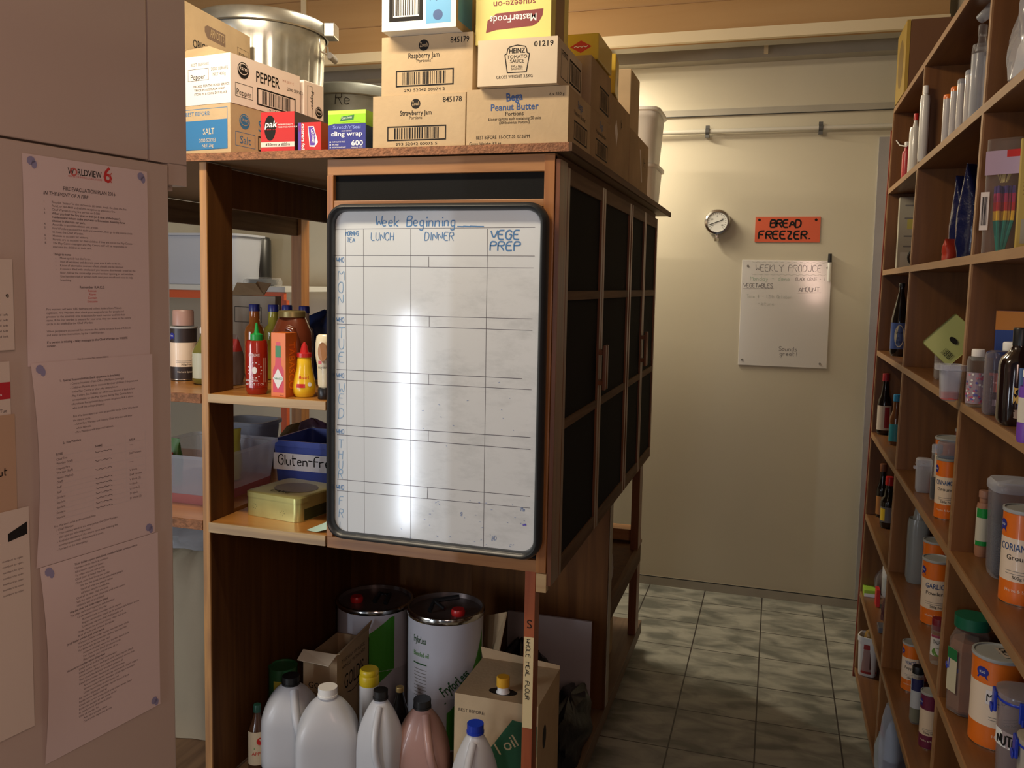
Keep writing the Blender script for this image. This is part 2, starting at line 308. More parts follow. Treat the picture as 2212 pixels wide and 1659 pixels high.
# ================= pantry shelving on the right =================
WF = wood('pantry_ply', (.22, .088, .022), (.14, .052, .012), 'z', .45); WFY = wood('pantry_ply_long', (.23, .10, .032), (.15, .06, .018), 'y', .4)
WE = wood('pantry_edge', (.37, .20, .085), (.26, .13, .05), 'y', .5)
def XR(z): return .386+(z-.39)*.0146
SH = {'A': 2.375, 'B': 2.056, 'C': 1.731, 'D': 1.405, 'E': 1.066, 'F': .722, 'G': .393, 'H': .06}
YN, YE = .9, 3.80; DEP = .262
TL = lambda p: (p[0]+XR(p[2]), p[1], p[2])
t = thing('pantry_shelving', 'long brown plywood pantry shelving along the right side, full of spices', 'shelf', (XR(0), 3.0, 0))
L0 = Vector(t.location)
def sub0(m):   # shift mesh from world coordinates to a parent's
    m.v = [(p[0]-L0.x, p[1]-L0.y, p[2]-L0.z) for p in m.v]; return m
for k, z in SH.items():
    b = MB().box(.004, DEP, YN, YE, z-.012, z+.008, WFY, T=TL); b.box(0, .004, YN, YE, z-.012, z+.008, WE, T=TL); sub0(b).build('shelf', t)
for nm, y in (('end_panel', YE), ('divider', 3.04), ('divider', 2.12), ('divider', 1.2)):
    zs = sorted(SH.values()); b = MB()
    for z0, z1 in zip(zs, zs[1:]): b.box(.004, DEP, y-.009, y+.009, z0+.0081, z1-.0121, WF, T=TL); b.box(0, .004, y-.009, y+.009, z0+.0081, z1-.0121, WE, T=TL)
    sub0(b).build(nm, t)
sub0(MB().box(DEP, DEP+.006, YN, YE, .05, 2.38, WF, T=TL)).build('back_panel', t)
sub0(MB().box(.03, .045, YN, YE, 0, .048, mat('dark_plinth', (.03, .02, .015), .7), T=TL)).build('plinth', t)
sub0(MB().box(-.004, .05, YE+.0095, YE+.024, .02, 2.3, mat('red_edge', (.25, .045, .02), .5), T=TL)).build('end_strip', t)

# ================= the cupboard island =================
ORW = wood('island_pine', (.42, .18, .05), (.25, .09, .022), 'z', .4); ORX = wood('island_pine_x', (.40, .19, .065), (.24, .10, .03), 'x', .45); ORY = wood('island_pine_y', (.42, .24, .11), (.24, .12, .05), 'y', .5)
REDW = wood('stained_stile', (.22, .075, .022), (.11, .035, .012), 'z', .38); CHIP = mat('chipboard_edge', (.28, .12, .055), .8, bump=.9, bscale=160, vary=.4, vscale=60)
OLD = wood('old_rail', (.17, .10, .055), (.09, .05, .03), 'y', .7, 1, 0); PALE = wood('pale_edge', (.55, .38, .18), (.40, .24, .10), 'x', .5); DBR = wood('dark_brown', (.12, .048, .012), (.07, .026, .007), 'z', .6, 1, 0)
SCR = mat('black_mesh', (.012, .012, .012), .9, bump=.3, bscale=900, spec=.12); UND = mat('slab_underside', (.30, .20, .11), .6, vary=.15, vscale=2)
t = thing('pantry_island', 'big freestanding wooden pantry cupboard with screened doors and open shelves', 'cupboard', (-1.4, 3.0, 0)); L0 = Vector(t.location); ISL = t
b = MB().box(-2.44, -.498, 2.072, 4.1, 1.984, 2.0, UND).box(-2.44, -.498, 2.064, 2.072, 1.98, 2.001, CHIP).box(-.498, -.49, 2.064, 4.1, 1.98, 2.001, OLD); sub0(b).build('top', t)
# screened front with frame
b = MB().box(-1.163, -.535, 2.08, 2.10, 1.935, 1.978, ORX).box(-1.163, -.56, 2.08, 2.10, .918, .95, ORX); b.box(-1.163, -1.144, 2.078, 2.1, .95, 1.935, ORW).box(-.562, -.535, 2.078, 2.1, .918, 1.975, ORW)
b.box(-1.144, -.562, 2.081, 2.1, 1.848, 1.868, ORX); sub0(b).build('front_frame', t, bevel=.0015)
sub0(MB().box(-1.144, -.562, 2.092, 2.098, .95, 1.935, SCR)).build('front_screen', t)
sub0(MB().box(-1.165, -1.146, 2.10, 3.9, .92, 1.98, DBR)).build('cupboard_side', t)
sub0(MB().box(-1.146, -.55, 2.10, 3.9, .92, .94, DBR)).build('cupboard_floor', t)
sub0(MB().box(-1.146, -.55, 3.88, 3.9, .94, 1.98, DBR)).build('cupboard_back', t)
b = MB().box(-.534, -.522, 2.082, 2.16, .885, 1.965, REDW); sub0(b).build('corner_stile', t, bevel=.001)
# four screened doors on the aisle side
XS = -.522
def door(y0, y1, hy):
    d = MB(); z0, z1 = .885, 1.955; w_ = .026
    d.box(XS-.012, XS, y0, y0+w_, z0, z1, REDW).box(XS-.012, XS, y1-w_, y1, z0, z1, REDW)
    for za, zb in ((z0, z0+.045), (1.275, 1.30), (1.615, 1.64), (z1-.042, z1)): d.box(XS-.012, XS-.001, y0+w_, y1-w_, za, zb, OLD)
    o = sub0(d).build('door', t, bevel=.001); s = MB().box(XS-.010, XS-.007, y0+w_, y1-w_, z0+.045, z1-.042, SCR)
    sub0(s).build('screen', o)
    h = MB(); h.box(XS+.012, XS+.022, hy-.008, hy+.008, 1.33, 1.47, REDW).box(XS-.002, XS+.014, hy-.006, hy+.006, 1.345, 1.36, REDW).box(XS-.002, XS+.014, hy-.006, hy+.006, 1.44, 1.455, REDW); sub0(h).build('handle', o, bevel=.002)
for a in ((2.165, 2.648, 2.635), (2.655, 3.165, 2.668), (3.185, 3.525, 3.512), (3.53, 3.89, 3.543)): door(*a)
sub0(MB().box(-.56, -.535, 2.10, 3.9, 1.955, 1.98, OLD)).build('side_rail', t); sub0(MB().box(-.55, -.536, 3.165, 3.185, .89, 1.95, DBR)).build('post', t)
# posts
def prt(name, *bx, mt, bv=.001): sub0(MB().box(*bx, mt)).build(name, t, bevel=bv)
prt('post', -1.566, -1.543, 2.08, 2.086, .05, 1.979, mt=wood('worn_post', (.50, .25, .075), (.22, .10, .04), 'z', .55, 1.5)); prt('upright_panel', -1.566, -1.5435, 2.0861, 2.20, .05, 1.979, mt=DBR)
prt('post', -2.46, -2.40, 4.02, 4.1, 0, 1.979, mt=ORW); prt('post', -2.46, -2.42, 2.08, 2.16, 0, 1.979, mt=ORW)
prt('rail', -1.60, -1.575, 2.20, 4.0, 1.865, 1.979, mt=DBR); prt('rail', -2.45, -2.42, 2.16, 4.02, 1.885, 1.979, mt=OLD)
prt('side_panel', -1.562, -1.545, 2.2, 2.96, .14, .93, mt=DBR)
prt('shelf', -1.543, -1.165, 2.082, 2.62, 1.303, 1.325, mt=wood('shelf_pine', (.52, .23, .055), (.38, .15, .03), 'x', .3, .6, .4)); prt('shelf', -2.42, -1.568, 2.085, 2.62, 1.30, 1.322, mt=MATS['shelf_pine'])
prt('shelf_lip', -1.543, -1.165, 2.076, 2.082, 1.301, 1.326, mt=PALE)
prt('shelf', -1.543, -1.165, 2.082, 2.96, .928, .95, mt=MATS['shelf_pine']); prt('shelf', -2.42, -1.568, 2.085, 2.96, .93, .951, mt=MATS['shelf_pine'])
prt('shelf_lip', -1.543, -1.165, 2.074, 2.082, .922, .951, mt=wood('worn_lip', (.52, .36, .18), (.24, .16, .10), 'x', .6)); prt('shelf_lip', -2.42, -1.568, 2.078, 2.085, .924, .952, mt=CHIP); prt('shelf_lip', -2.42, -1.568, 2.078, 2.085, 1.296, 1.323, mt=CHIP)
prt('shelf', -2.42, -.53, 2.08, 3.84, .075, .13, mt=wood('base_board', (.17, .10, .055), (.10, .055, .03), 'y', .6)); prt('base_plinth', -2.3, -.57, 2.2, 3.2, 0, .074, mt=mat('plinth_red', (.16, .05, .02), .6))
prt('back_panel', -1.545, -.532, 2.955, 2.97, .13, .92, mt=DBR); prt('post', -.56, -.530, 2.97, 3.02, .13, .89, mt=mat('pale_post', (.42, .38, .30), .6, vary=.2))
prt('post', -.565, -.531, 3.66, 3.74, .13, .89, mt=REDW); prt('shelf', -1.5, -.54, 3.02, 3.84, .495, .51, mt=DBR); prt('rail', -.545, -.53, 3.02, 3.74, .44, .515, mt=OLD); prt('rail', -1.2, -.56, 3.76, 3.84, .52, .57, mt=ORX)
prt('block', -.560, -.533, 2.078, 2.1, .868, .917, mt=PALE)
b = MB().box(-.59, -.562, 2.08, 2.125, .131, .92, wood('red_post', (.34, .085, .025), (.22, .045, .015), 'z', .5)); F = plane((-.576, 2.08, .5), (1, 0, 0), (0, 0, 1))
b.rect(F, -.013, .0, .013, .245, mat('masking_tape', (.62, .5, .27), .7), 2)
b.hand(F, 'WHOLE MEAL FLOUR', -.007, .24, .011, INK, .0016, rot=-math.pi/2, asp=1.3, k=4, jit=.2); b.hand(F, 'S', -.005, .27, .02, INK, .003, k=3)
sub0(b).build('post', t, bevel=.001); t.children[-1]['label'] = 'red corner post with handwritten masking tape'

# ================= menu whiteboard =================
YB = 2.052
def rrect(x0, x1, z0, z1, r, n=8):
    pts = []
    for cx_, cz_, a in ((x1-r, z1-r, 0), (x0+r, z1-r, 90), (x0+r, z0+r, 180), (x1-r, z0+r, 270)):
        for i in range(n+1): q = math.radians(a+90*i/n); pts.append((cx_+r*math.cos(q), cz_+r*math.sin(q)))
    return pts
A = onY(705, 800, 2.04).x; B_ = onY(1176, 800, 2.04).x; ZT = onY(950, 437, 2.035).z; ZB = onY(950, 1191, 2.035).z
t = thing('menu_whiteboard', 'tall whiteboard menu planner with thick black rounded frame hung on the cupboard front', 'whiteboard', ((A+B_)/2, 2.07, ZB)); L0 = Vector(t.location)
x0, x1, fw = A, B_, .020
base = rrect(x0, x1, ZB, ZT, .05); rs = []
for k in range(12):
    a = 2*math.pi*k/12; ins = fw*.5-fw*.5*math.cos(a); y = 2.053-.024*math.sin(a)
    rs.append([(px, y, pz) for px, pz in rrect(x0+ins, x1-ins, ZB+ins, ZT-ins, .05-ins*.75)])
b = MB(); rs.append(rs[0]); b.rings(rs, mat('board_rubber', (.022, .026, .03), .33, spec=.6), True, False, False); sub0(b).build('frame', t)
def smudge_board():
    m = bpy.data.materials.new('board_surface'); m.use_nodes = True; N = m.node_tree.nodes; L = m.node_tree.links; p = N['Principled BSDF']
    tc = N.new('ShaderNodeTexCoord'); mp = N.new('ShaderNodeMapping'); mp.inputs['Scale'].default_value = (5, 1, 12); L.new(tc.outputs['Object'], mp.inputs[0])
    n = N.new('ShaderNodeTexNoise'); n.inputs['Scale'].default_value = 1.3; n.inputs['Detail'].default_value = 9; n.inputs['Roughness'].default_value = .72; L.new(mp.outputs[0], n.inputs['Vector'])
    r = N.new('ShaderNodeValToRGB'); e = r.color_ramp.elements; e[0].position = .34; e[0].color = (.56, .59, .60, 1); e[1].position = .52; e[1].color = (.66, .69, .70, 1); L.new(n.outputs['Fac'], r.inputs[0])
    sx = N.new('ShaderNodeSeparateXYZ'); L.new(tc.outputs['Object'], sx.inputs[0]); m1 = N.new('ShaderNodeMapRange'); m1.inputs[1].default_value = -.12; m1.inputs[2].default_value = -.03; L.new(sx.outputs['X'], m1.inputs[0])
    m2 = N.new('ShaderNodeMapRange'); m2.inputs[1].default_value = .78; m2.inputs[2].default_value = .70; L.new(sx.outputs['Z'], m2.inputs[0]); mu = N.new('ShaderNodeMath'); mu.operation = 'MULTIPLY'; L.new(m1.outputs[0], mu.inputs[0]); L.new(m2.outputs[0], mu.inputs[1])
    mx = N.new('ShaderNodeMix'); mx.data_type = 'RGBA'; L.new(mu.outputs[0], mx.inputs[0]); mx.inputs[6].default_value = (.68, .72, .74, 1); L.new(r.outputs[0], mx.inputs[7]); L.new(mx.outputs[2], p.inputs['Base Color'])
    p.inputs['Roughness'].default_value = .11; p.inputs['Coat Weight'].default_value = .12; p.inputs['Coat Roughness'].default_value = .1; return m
ins = .014; surf = rrect(x0+ins, x1-ins, ZB+ins, ZT-ins, .035)
b = MB().add([(px, YB, pz) for px, pz in surf]+[(px, YB+.008, pz) for px, pz in surf], [tuple(range(len(surf)))[::-1], tuple(range(len(surf), 2*len(surf)))], smudge_board())
F = plane((0, YB, 0), (1, 0, 0), (0, 0, 1))
def bp(u, v): p = onY(u, v, YB-.0005); return (p.x, p.z)
LN = mat('ruled_line', (.10, .09, .10), .5)
for (a, c, wd) in (((722, 495), (1156, 491), .0013), ((723, 551.5), (1155, 553), .0014), ((723, 575.5), (1153, 578.9), .0013), ((726.5, 678), (1150, 689), .0013), ((727.7, 699.7), (1150, 714), .0013), ((727, 798), (1128, 818), .0015), ((727, 820), (1148, 842), .0013),
    ((728, 917.7), (1146, 945), .0016), ((728, 938.7), (1146, 971), .0016), ((728, 1035), (1145, 1072.4), .0014), ((728, 1059.5), (1145, 1097.5), .0013),
    ((746, 495), (751, 1153), .0011), ((785, 495), (787, 1158), .0011), ((887, 494), (887, 1170), .0012), ((1053, 494), (1044, 1187), .0013),
    ((926, 554), (926, 577), .0014), ((927, 684), (927, 706), .0014), ((926, 809), (926, 830), .0012), ((925, 931), (925, 954), .0012), ((924, 1053), (923, 1077), .0014)):
    b.stroke(F, [bp(*a), bp(*c)], wd, LN, 1)
def wr(s, u, v, hpx, wd=.003, asp=.8, adv=.74, m=BLUEM, sl=.05, jit=.25):
    x, z = bp(u, v); h = hpx*2.15/FPX; b.hand(F, s, x, z, h, m, wd, asp=asp, adv=adv, slant=sl, jit=jit)
wr('Week Beginning____', 812, 489, 23, .0028, asp=.93, adv=.705); wr('MORNING', 747, 509, 10, .0016, .68); wr('TEA', 749, 523, 10, .0016, .95); wr('LUNCH', 801, 519, 17, .0019, .93); wr('DINNER', 917, 519, 18, .002, .98)
wr('VEGE', 1059, 517, 19, .0037, 1.22); wr('PREP', 1058, 541, 19, .0037, 1.28)
for v in (566, 695, 815, 936, 1056): wr('WHO', 727, v, 10, .0016, .85, .8)
for s, u, vs in (('MON', 730, (605, 632, 659)), ('TUE', 731, (730, 754, 782)), ('WED', 731, (850, 872, 903)), ('THUR', 731, (967, 991, 1013, 1033)), ('FRI', 732, (1090, 1117, 1145))):
    for c, v in zip(s, vs): wr(c, u, v, 24 if s in ('MON', 'WED', 'TUE') else 20, .0018, .95, m=mat('marker_thin', (.2, .36, .55), .5))
rr = random.Random(3)
for i in range(46):
    u = rr.uniform(860, 1140); v = rr.uniform(1080, 1180) if i < 34 else rr.uniform(820, 1060); x, z = bp(u, v); q = rr.uniform(.002, .006)
    b.stroke(F, [(x, z), (x+q, z+rr.uniform(-.003, .003))], .0012, mat('marker_fleck', (.18, .26, .46), .5))
wr('Mo', 1125, 1104, 9, .0014, m=MATS['marker_fleck']); wr('AD', 1062, 1166, 10, .0014, m=MATS['marker_fleck']); wr('.um', 1128, 1135, 7, .002, m=mat('marker_violet', (.12, .10, .5), .5)); wr('g', 995, 1111, 9, .0014, m=MATS['marker_fleck'])
sub0(b).build('writing_surface', t)
# ================= fridge with notices =================
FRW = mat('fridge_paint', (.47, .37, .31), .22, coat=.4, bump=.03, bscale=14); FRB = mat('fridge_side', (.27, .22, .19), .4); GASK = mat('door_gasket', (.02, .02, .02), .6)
E0 = Vector((-.896, 1.117, 0)); ang = math.radians(9.1); U = Vector((math.sin(ang), math.cos(ang), 0)); NN = Vector((U.y, -U.x, 0))
def onDoor(u, v, off=0):
    d = ray(u, v); o = E0+NN*off; k = (o-CAM).dot(NN)/d.dot(NN); P = CAM+d*k; return (P-E0).dot(U), P.z
t = thing('fridge', 'tall cream fridge at the left edge, its door covered with notices', 'fridge', (-1.25, .75, 0)); L0 = Vector(t.location)
def DP(s, n, z): p = E0+U*s+NN*n; return (p.x, p.y, z)
def slab(b, s0, s1, n0, n1, z0, z1, m): return b.box(s0, s1, n0, n1, z0, z1, m, T=lambda p: DP(p[0], -p[1], p[2]))
TOPZ = onDoor(364, 355)[1]; SE = onDoor(405, 200)[0]; SM = onDoor(324, 200)[0]; zb = onDoor(405, 403)[1]
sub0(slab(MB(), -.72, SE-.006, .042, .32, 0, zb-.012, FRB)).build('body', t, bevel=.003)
sub0(slab(MB(), -.72, 0, 0, .03, .06, TOPZ-.001, FRW)).build('door', t, bevel=.003); sub0(slab(MB(), -.70, -.004, .031, .041, .08, TOPZ-.02, GASK)).build('door_gasket', t)
t = thing('overhead_cabinet', 'glossy cream cabinet above the fridge in the top left corner', 'cabinet', (-1.25, .75, 1.81)); L0 = Vector(t.location)
sub0(slab(MB(), -.9, SE-.001, .034, .32, zb-.006, 2.7, FRW)).build('body', t)
sub0(slab(MB(), -.9, SM-.0012, .004, .033, TOPZ+.002, 2.7, FRW)).build('door', t, bevel=.002)
b = slab(MB(), SM+.0012, SE, .004, .033, TOPZ+.002, 2.7, FRW); slab(b, .004, SE, .004, .033, zb, TOPZ+.004, FRW); sub0(b).build('side_panel', t)
BT = mat('blue_tack', (.24, .22, .34), .8); TXT = mat('faded_text', (.10, .08, .08), .6); TXR = mat('faded_red', (.50, .10, .09), .6)
NSH = 0
def sheet(label, s0, z1, W, H, bulge, draw, rot=0, m=PAPER, name='paper_notice', group='notices on the fridge door', corners=(1, 1, 0, 0)):
    global NSH; NSH += 1; lf = NSH*.0012; c, q = math.cos(rot), math.sin(rot); org = E0+U*s0+Vector((0, 0, z1))
    def F(x, y, e=0):   # x right, y down is negative
        return org+U*(x*c-y*q)+Vector((0, 0, 1))*(x*q+y*c)+NN*(.0002+lf+e+bulge(x/W, -y/H))
    b = MB(); nx, ny = 10, 14; vs = [F(W*i/nx, -H*j/ny) for j in range(ny+1) for i in range(nx+1)]
    b.add(vs, [(j*(nx+1)+i, (j+1)*(nx+1)+i, (j+1)*(nx+1)+i+1, j*(nx+1)+i+1) for j in range(ny) for i in range(nx)], m, True)
    draw(b, F, W, H)
    for k, (x, y) in enumerate(((.06, .03), (.94, .03), (.06, .96), (.94, .96))):
        if corners[k]: b.disc(F, x*W, -y*H, .006, .006, BT, 3, 9); b.disc(F, x*W+.004, -y*H-.004, .004, .006, BT, 3, 8)
    b.v = [tuple(Vector(p)-org) for p in b.v]
    return tag(b.build(name, loc=org), label, 'notice', group)
NPAP = mat('notice_paper', (.60, .48, .45), .7, spec=.2)
def rows(b, F, W, x, y, lines, h, lead, m=TXT, maxw=None, bold=0):
    for s in lines:
        if s: b.text(F, s, x*W, y, h, m, bold=bold)
        y -= lead
    return y
def page1(b, F, W, H):
    b.text(F, 'W  RLDVIEW', .33*W, -.068*H, .0085, INK, w=.27*W, bold=1); b.stroke(F, [(.375*W+.0045*math.cos(a/3), -.055*H+.0045*math.sin(a/3)) for a in range(20)], .002, TXR)
    b.text(F, 'CENTRE FOR INTERCULTURAL STUDIES', .33*W, -.082*H, .0025, TXR, w=.27*W); b.text(F, '6', .61*W, -.085*H, .021, mat('logo_red', (.5, .03, .03), .5), bold=2); b.stroke(F, [(.685*W, -.035*H), (.66*W, -.05*H), (.672*W, -.07*H), (.68*W, -.085*H)], .0014, TXR)
    b.text(F, 'FIRE EVACUATION PLAN 2016', .5*W, -.150*H, .0050, TXT, al='c', w=.42*W, bold=2); b.text(F, 'IN THE EVENT OF A FIRE', .14*W, -.180*H, .0044, TXT, w=.34*W, bold=2, sh=.2)
    y = -.218*H; ld = .0178*H
    for n, ls in enumerate((['Ring the "buzzer" in the kitchen six (6) times, break the glass of a fire', 'Panel, or dial 4444 and inform reception to announce fire.'], ['Chief Warden to ring fire service on 0-000'],
        ['When you hear the fire siren or bell (or 6 rings of the buzzer),', 'residents and visitors make your way to Evacuation Assembly Area', 'situated in the main car park.'], ['Assemble in accommodation unit groups.'],
        ['Fire Wardens account for each unit members, then go to the centre circle', 'to meet the Chief Warden.'], ['Hostess to account for visitors.'], ['Parents are to account for their children if they are not in the Play Centre'],
        ['The Play Centre manager and Play Centre staff will be responsible to', 'evacuate the children in their care.'])):
        b.text(F, f'{n+1}.', .14*W, y, .0028, TXT)
        y = rows(b, F, W, .2, y, ls, .0029, ld, bold=2 if n == 2 else 0)
    y -= ld; y = rows(b, F, W, .2, y, ['Things to note:'], .003, ld, bold=2)
    for s in ('Move quickly but don\'t run.', 'Shut all windows and doors in your area if safe to do so.', 'Know of alternative avenues of exit should one be blocked.', 'If room is filled with smoke and you become disoriented - crawl on the'):
        b.text(F, '-', .215*W, y, .003, TXT); y = rows(b, F, W, .25, y, [s], .0029, ld)
    y = rows(b, F, W, .25, y, ['floor, follow the room edge around to door opening or exit window.', 'Use handkerchief or similar cloth over your mouth and nose to help', 'breathing.'], .0029, ld)
    y -= ld; b.text(F, 'Remember R.A.C.E.', .5*W, y, .0034, TXT, al='c', bold=2)
    for s in ('Rescue', 'Alarm', 'Contain', 'Evacuate'): y -= ld; b.text(F, s, .5*W, y, .0032, TXR, al='c', bold=1)
    y -= 2*ld; y = rows(b, F, W, .14, y, ['Fire wardens will wear RED helmets and collect folders from T block', 'cupboard. Fire Wardens then check your assigned areas for people and', 'proceed to the assembly area to account for each member and link their', 'name. If the 2nd warden is present for your area, they can move to the centre', 'circle to be briefed by the Chief Warden.'], .0029, ld)
    y -= ld; y = rows(b, F, W, .14, y, ['When people are accounted for, move to the centre circle in front of A block', 'and await further instructions by the Chief Warden.'], .0029, ld)
    y -= ld; rows(b, F, W, .14, y, ['If a person is missing - relay message to the Chief Warden on WHITE', 'runner.'], .0031, ld, bold=2); b.text(F, 'Fire Evacuation Plan revised 4/2016', .5*W, -.985*H, .0024, TXT, al='c')
def page2(b, F, W, H):
    y = -.10*H; ld = .0205*H
    y = rows(b, F, W, .2, y, ['1.  Special Responsibilities (back up person in brackets)'], .003, ld, bold=2)
    y = rows(b, F, W, .28, y, ['- Centre: Hostess - Main Office (PA/Room Jennings)', '- Children: Parents are to account for their children if they are not', '  in the Play Centre or after play centre hours', '- Play Centre: Sue Robbie (or other coordinator) if back is land', '  is responsible for the Play Centre during Play Centre hours', '- Anywhere: Receptionist/duty person on phone A/A is alone', '  who is off the college property', '', '- Fire Wardens report as soon as possible to the Chief Warden in', '  the centre circle.', '    - Chief Fire Warden and Deputy Chief Warden will wear', '      white helmets.', '    - Fire Wardens will wear red helmets.'], .0029, ld)
    y -= ld; b.text(F, '2.  Fire Wardens', .2*W, y, .003, TXT, bold=2); y -= 1.2*ld; yt = y+.6*ld
    TL_ = mat('table_line', (.52, .46, .45), .7)
    for r_ in ((('ROLE', 'NAME', 'AREA')), ('Chief Fire\nWarden (Staff)', '', '-----'), ('Deputy Fire\nWarden (Staff)', '', 'Staff houses'), ('Nurse (Nights)\n(Staff)', '', '-----'), ('Staff', '', 'V block'), ('Staff', '', 'Staff Houses'), ('Student', '', 'V block (2)'), ('Student', '', 'U block'), ('Student', '', 'U block 2'), ('Student', '', 'D block'), ('Student', '', 'D block (2)')):
        y -= ld*1.25
        for x, s in zip((.14, .47, .77), r_):
            if s: b.text(F, s, x*W, y, .0031, TXT, bold=2 if r_[0] == 'ROLE' else 0)
            elif x == .47: b.stroke(F, [(x*W+.004*i, y+.0012*(-1)**i) for i in range(8)], .0007, TXT)
        if '\n' in r_[0]: y -= ld*1.0
        b.rect(F, .12*W, y-.35*ld, .92*W, y-.35*ld+.0004, TL_, 1, 6)
    for x in (.12, .45, .74, .92): b.rect(F, x*W, y-.35*ld, x*W+.0004, yt, TL_)
    y -= 2*ld; rows(b, F, W, .12, y, ['Fire Warden\'s roles and responsibilities', '  1. Chief Warden:', '     - On receiving word of the emergency, the Chief Warden', '       shall take the following action:', '     - Keep the members of the centre circle area meeting the', '       emergency assembly of the people\'s count', '     - Proceed to the emergency.'], .0029, ld)
def page3(b, F, W, H):
    rr = random.Random(5); y = -.04*H; ld = .0195*H; ws = 'the warden shall account for all people in their area and report to chief circle of centre when safe order services arrive block folder check each member listed'.split()
    for n in range(44):
        ind = .2 if n in (12, 13) else (.16 if n in (20, 27) else .26+.04*(n % 9 > 5))
        s = ' '.join(rr.choice(ws) for _ in range(rr.randint(5, 9)))
        b.text(F, s.capitalize(), ind*W, y, .0029, TXT, bold=2 if n in (0, 12, 20, 27) else 0); y -= ld
s0, z1 = onDoor(48, 330, .002); s1, _ = onDoor(318, 372, .002)
W1 = s1-s0; SC_ = W1/.21; H1 = .297*SC_
sheet('fire evacuation plan notice, topmost of the three sheets in a column on the fridge door', s0, z1, W1, H1, lambda x, y: .001*math.sin(3*y), page1, m=NPAP)
s2, z2 = onDoor(66, 812, .002); sheet('notice with the table of roles, middle sheet on the fridge door, left edge curling', s2, z1-H1*.985, W1, H1, lambda x, y: .012*(1-x)**3*math.sin(math.pi*min(1, max(0, y)))+.0004, page2, m=NPAP, corners=(1, 0, 0, 1))
sheet('closely typed notice, lowest of the three sheets in a column on the fridge door', s2+.004, z1-H1*1.985, W1, H1, lambda x, y: .012*(1-x)**3*math.sin(math.pi*min(1, max(0, y)))+.0008, page3, m=NPAP, corners=(1, 0, 0, 1))
def dl(fn): return fn
def note_a(b, F, W, H): b.text(F, 'The\nlunch rota\nis posted\nhere', .60*W, -.45*H, .004, TXT)
def side(label, px, H, draw, m=PAPER, rot=0, cat='notice', name='paper_notice'):
    s_, z_ = onDoor(px[0], px[1], .001); W = .21
    o = sheet(label, s_-W, z_, W, H, lambda x, y: 0, draw, rot, m, name, None, (0, 0, 0, 0)); o['category'] = cat
YOLD = mat('pale_note', (.56, .46, .38), .7); BRN = mat('brown_card', (.42, .27, .17), .7)
def nA(b, F, W, H):
    b.rect(F, .90*W, -.20*H, 1.0*W, -.11*H, mat('note_red', (.42, .02, .03), .5)); b.text(F, 'Tues', .905*W, -.18*H, .003, WHITE, k=3); b.text(F, 'Tue', .93*W, -.27*H, .004, TXT, bold=1)
side('cream note with a red strip at the far left edge, beside the middle notice', (16, 780), .24, nA, YOLD)
side('brown card cut off by the left edge, beside the middle notice', (26, 893), .125, lambda b, F, W, H: b.hand(F, 'rut', .86*W, -.62*H, .009, INK, .0014), BRN, name='card')
def nB(b, F, W, H):
    b.shape(F, [(.86*W, -.10*H), (.86*W, -.135*H), (.985*W, -.12*H), (.985*W, -.065*H)], INK, 2)
    for i in range(7): b.text(F, 'members to open', .82*W, -(.22+.025*i)*H, .0028, TXT, w=.13*W)
side('typed page with a black bar at the left edge, low beside the middle notice', (55, 1092), .30, nB, YOLD)
side('pale page with small heading at the left edge above the middle notice', (18, 560), .115, lambda b, F, W, H: [b.text(F, 'no food left', .84*W, -(.62+.06*i)*H, .0028, TXT, w=.12*W) for i in range(5)] and b.text(F, 'e', .95*W, -.42*H, .007, INK), YOLD)

# ================= cartons on top of the island =================
ZT0 = 2.0012
def carton(label, xr, y0, z0, W, D, H, m=CARD, front=None, right=None, rz=0, name='carton', cat='carton', group=None, bevel=.003, tape=True, child=None):
    b = MB().box(-W, 0, 0, D, 0, H, m); F = plane((-W, 0, 0), (1, 0, 0), (0, 0, 1)); R = plane((0, 0, 0), (0, 1, 0), (0, 0, 1))
    if tape:
        TP = mat('packing_tape', (.62, .47, .28), .25, coat=.3)
        b.rect(F, W*.42, H*.72, W*.6, H, TP) if front is None else None
    if front: front(b, F, W, H)
    if right: right(b, R, D, H)
    o = b.build(name, loc=(xr, y0, z0), rz=rz, bevel=bevel); return tag(o, label, cat, group)
def jam(nm, num, code):
    def f(b, F, W, H):
        b.text(F, num, W*.96, H*.84, H*.095, INK, al='r', bold=1, w=W*.2); b.disc(F, W*.47, H*.83, H*.095, H*.095, INK, 2); b.text(F, 'Zoosh', W*.47, H*.80, H*.075, CARD, al='c', k=4, w=H*.15, bold=1)
        b.text(F, nm, W*.47, H*.62, H*.09, INK, al='c', w=W*.34, bold=1); b.text(F, 'Portions', W*.47, H*.545, H*.055, INK, al='c')
        b.barcode(F, W*.16, H*.14, W*.80, H*.42, INK); b.text(F, code, W*.48, H*.055, H*.05, INK, al='c', w=W*.45)
    return f
pt = lambda u, v, y: onY(u, v, y)
a, c = pt(806, 209, 2.085), pt(1006, 196, 2.085)
def side_bar(b, R, D, H): b.barcode(R, D*.28, H*.12, D*.72, H*.5, INK); b.text(R, 'Portions', D*.5, H*.62, H*.09, INK, al='c')
carton('brown strawberry jam carton on the island edge under the raspberry jam carton', c.x, 2.085, ZT0, c.x-a.x, .26, a.z-ZT0, front=jam('Strawberry Jam', '845178', '293 52042 00075 5'), group=None)
zj = a.z+.0012; a2, c2 = pt(825, 82, 2.09), pt(1022, 66, 2.09)
carton('brown raspberry jam carton stacked on the strawberry jam carton', c2.x, 2.09, zj, c2.x-a2.x, .26, a2.z-zj, front=jam('Raspberry Jam', '845179', '293 52042 00074 2'))
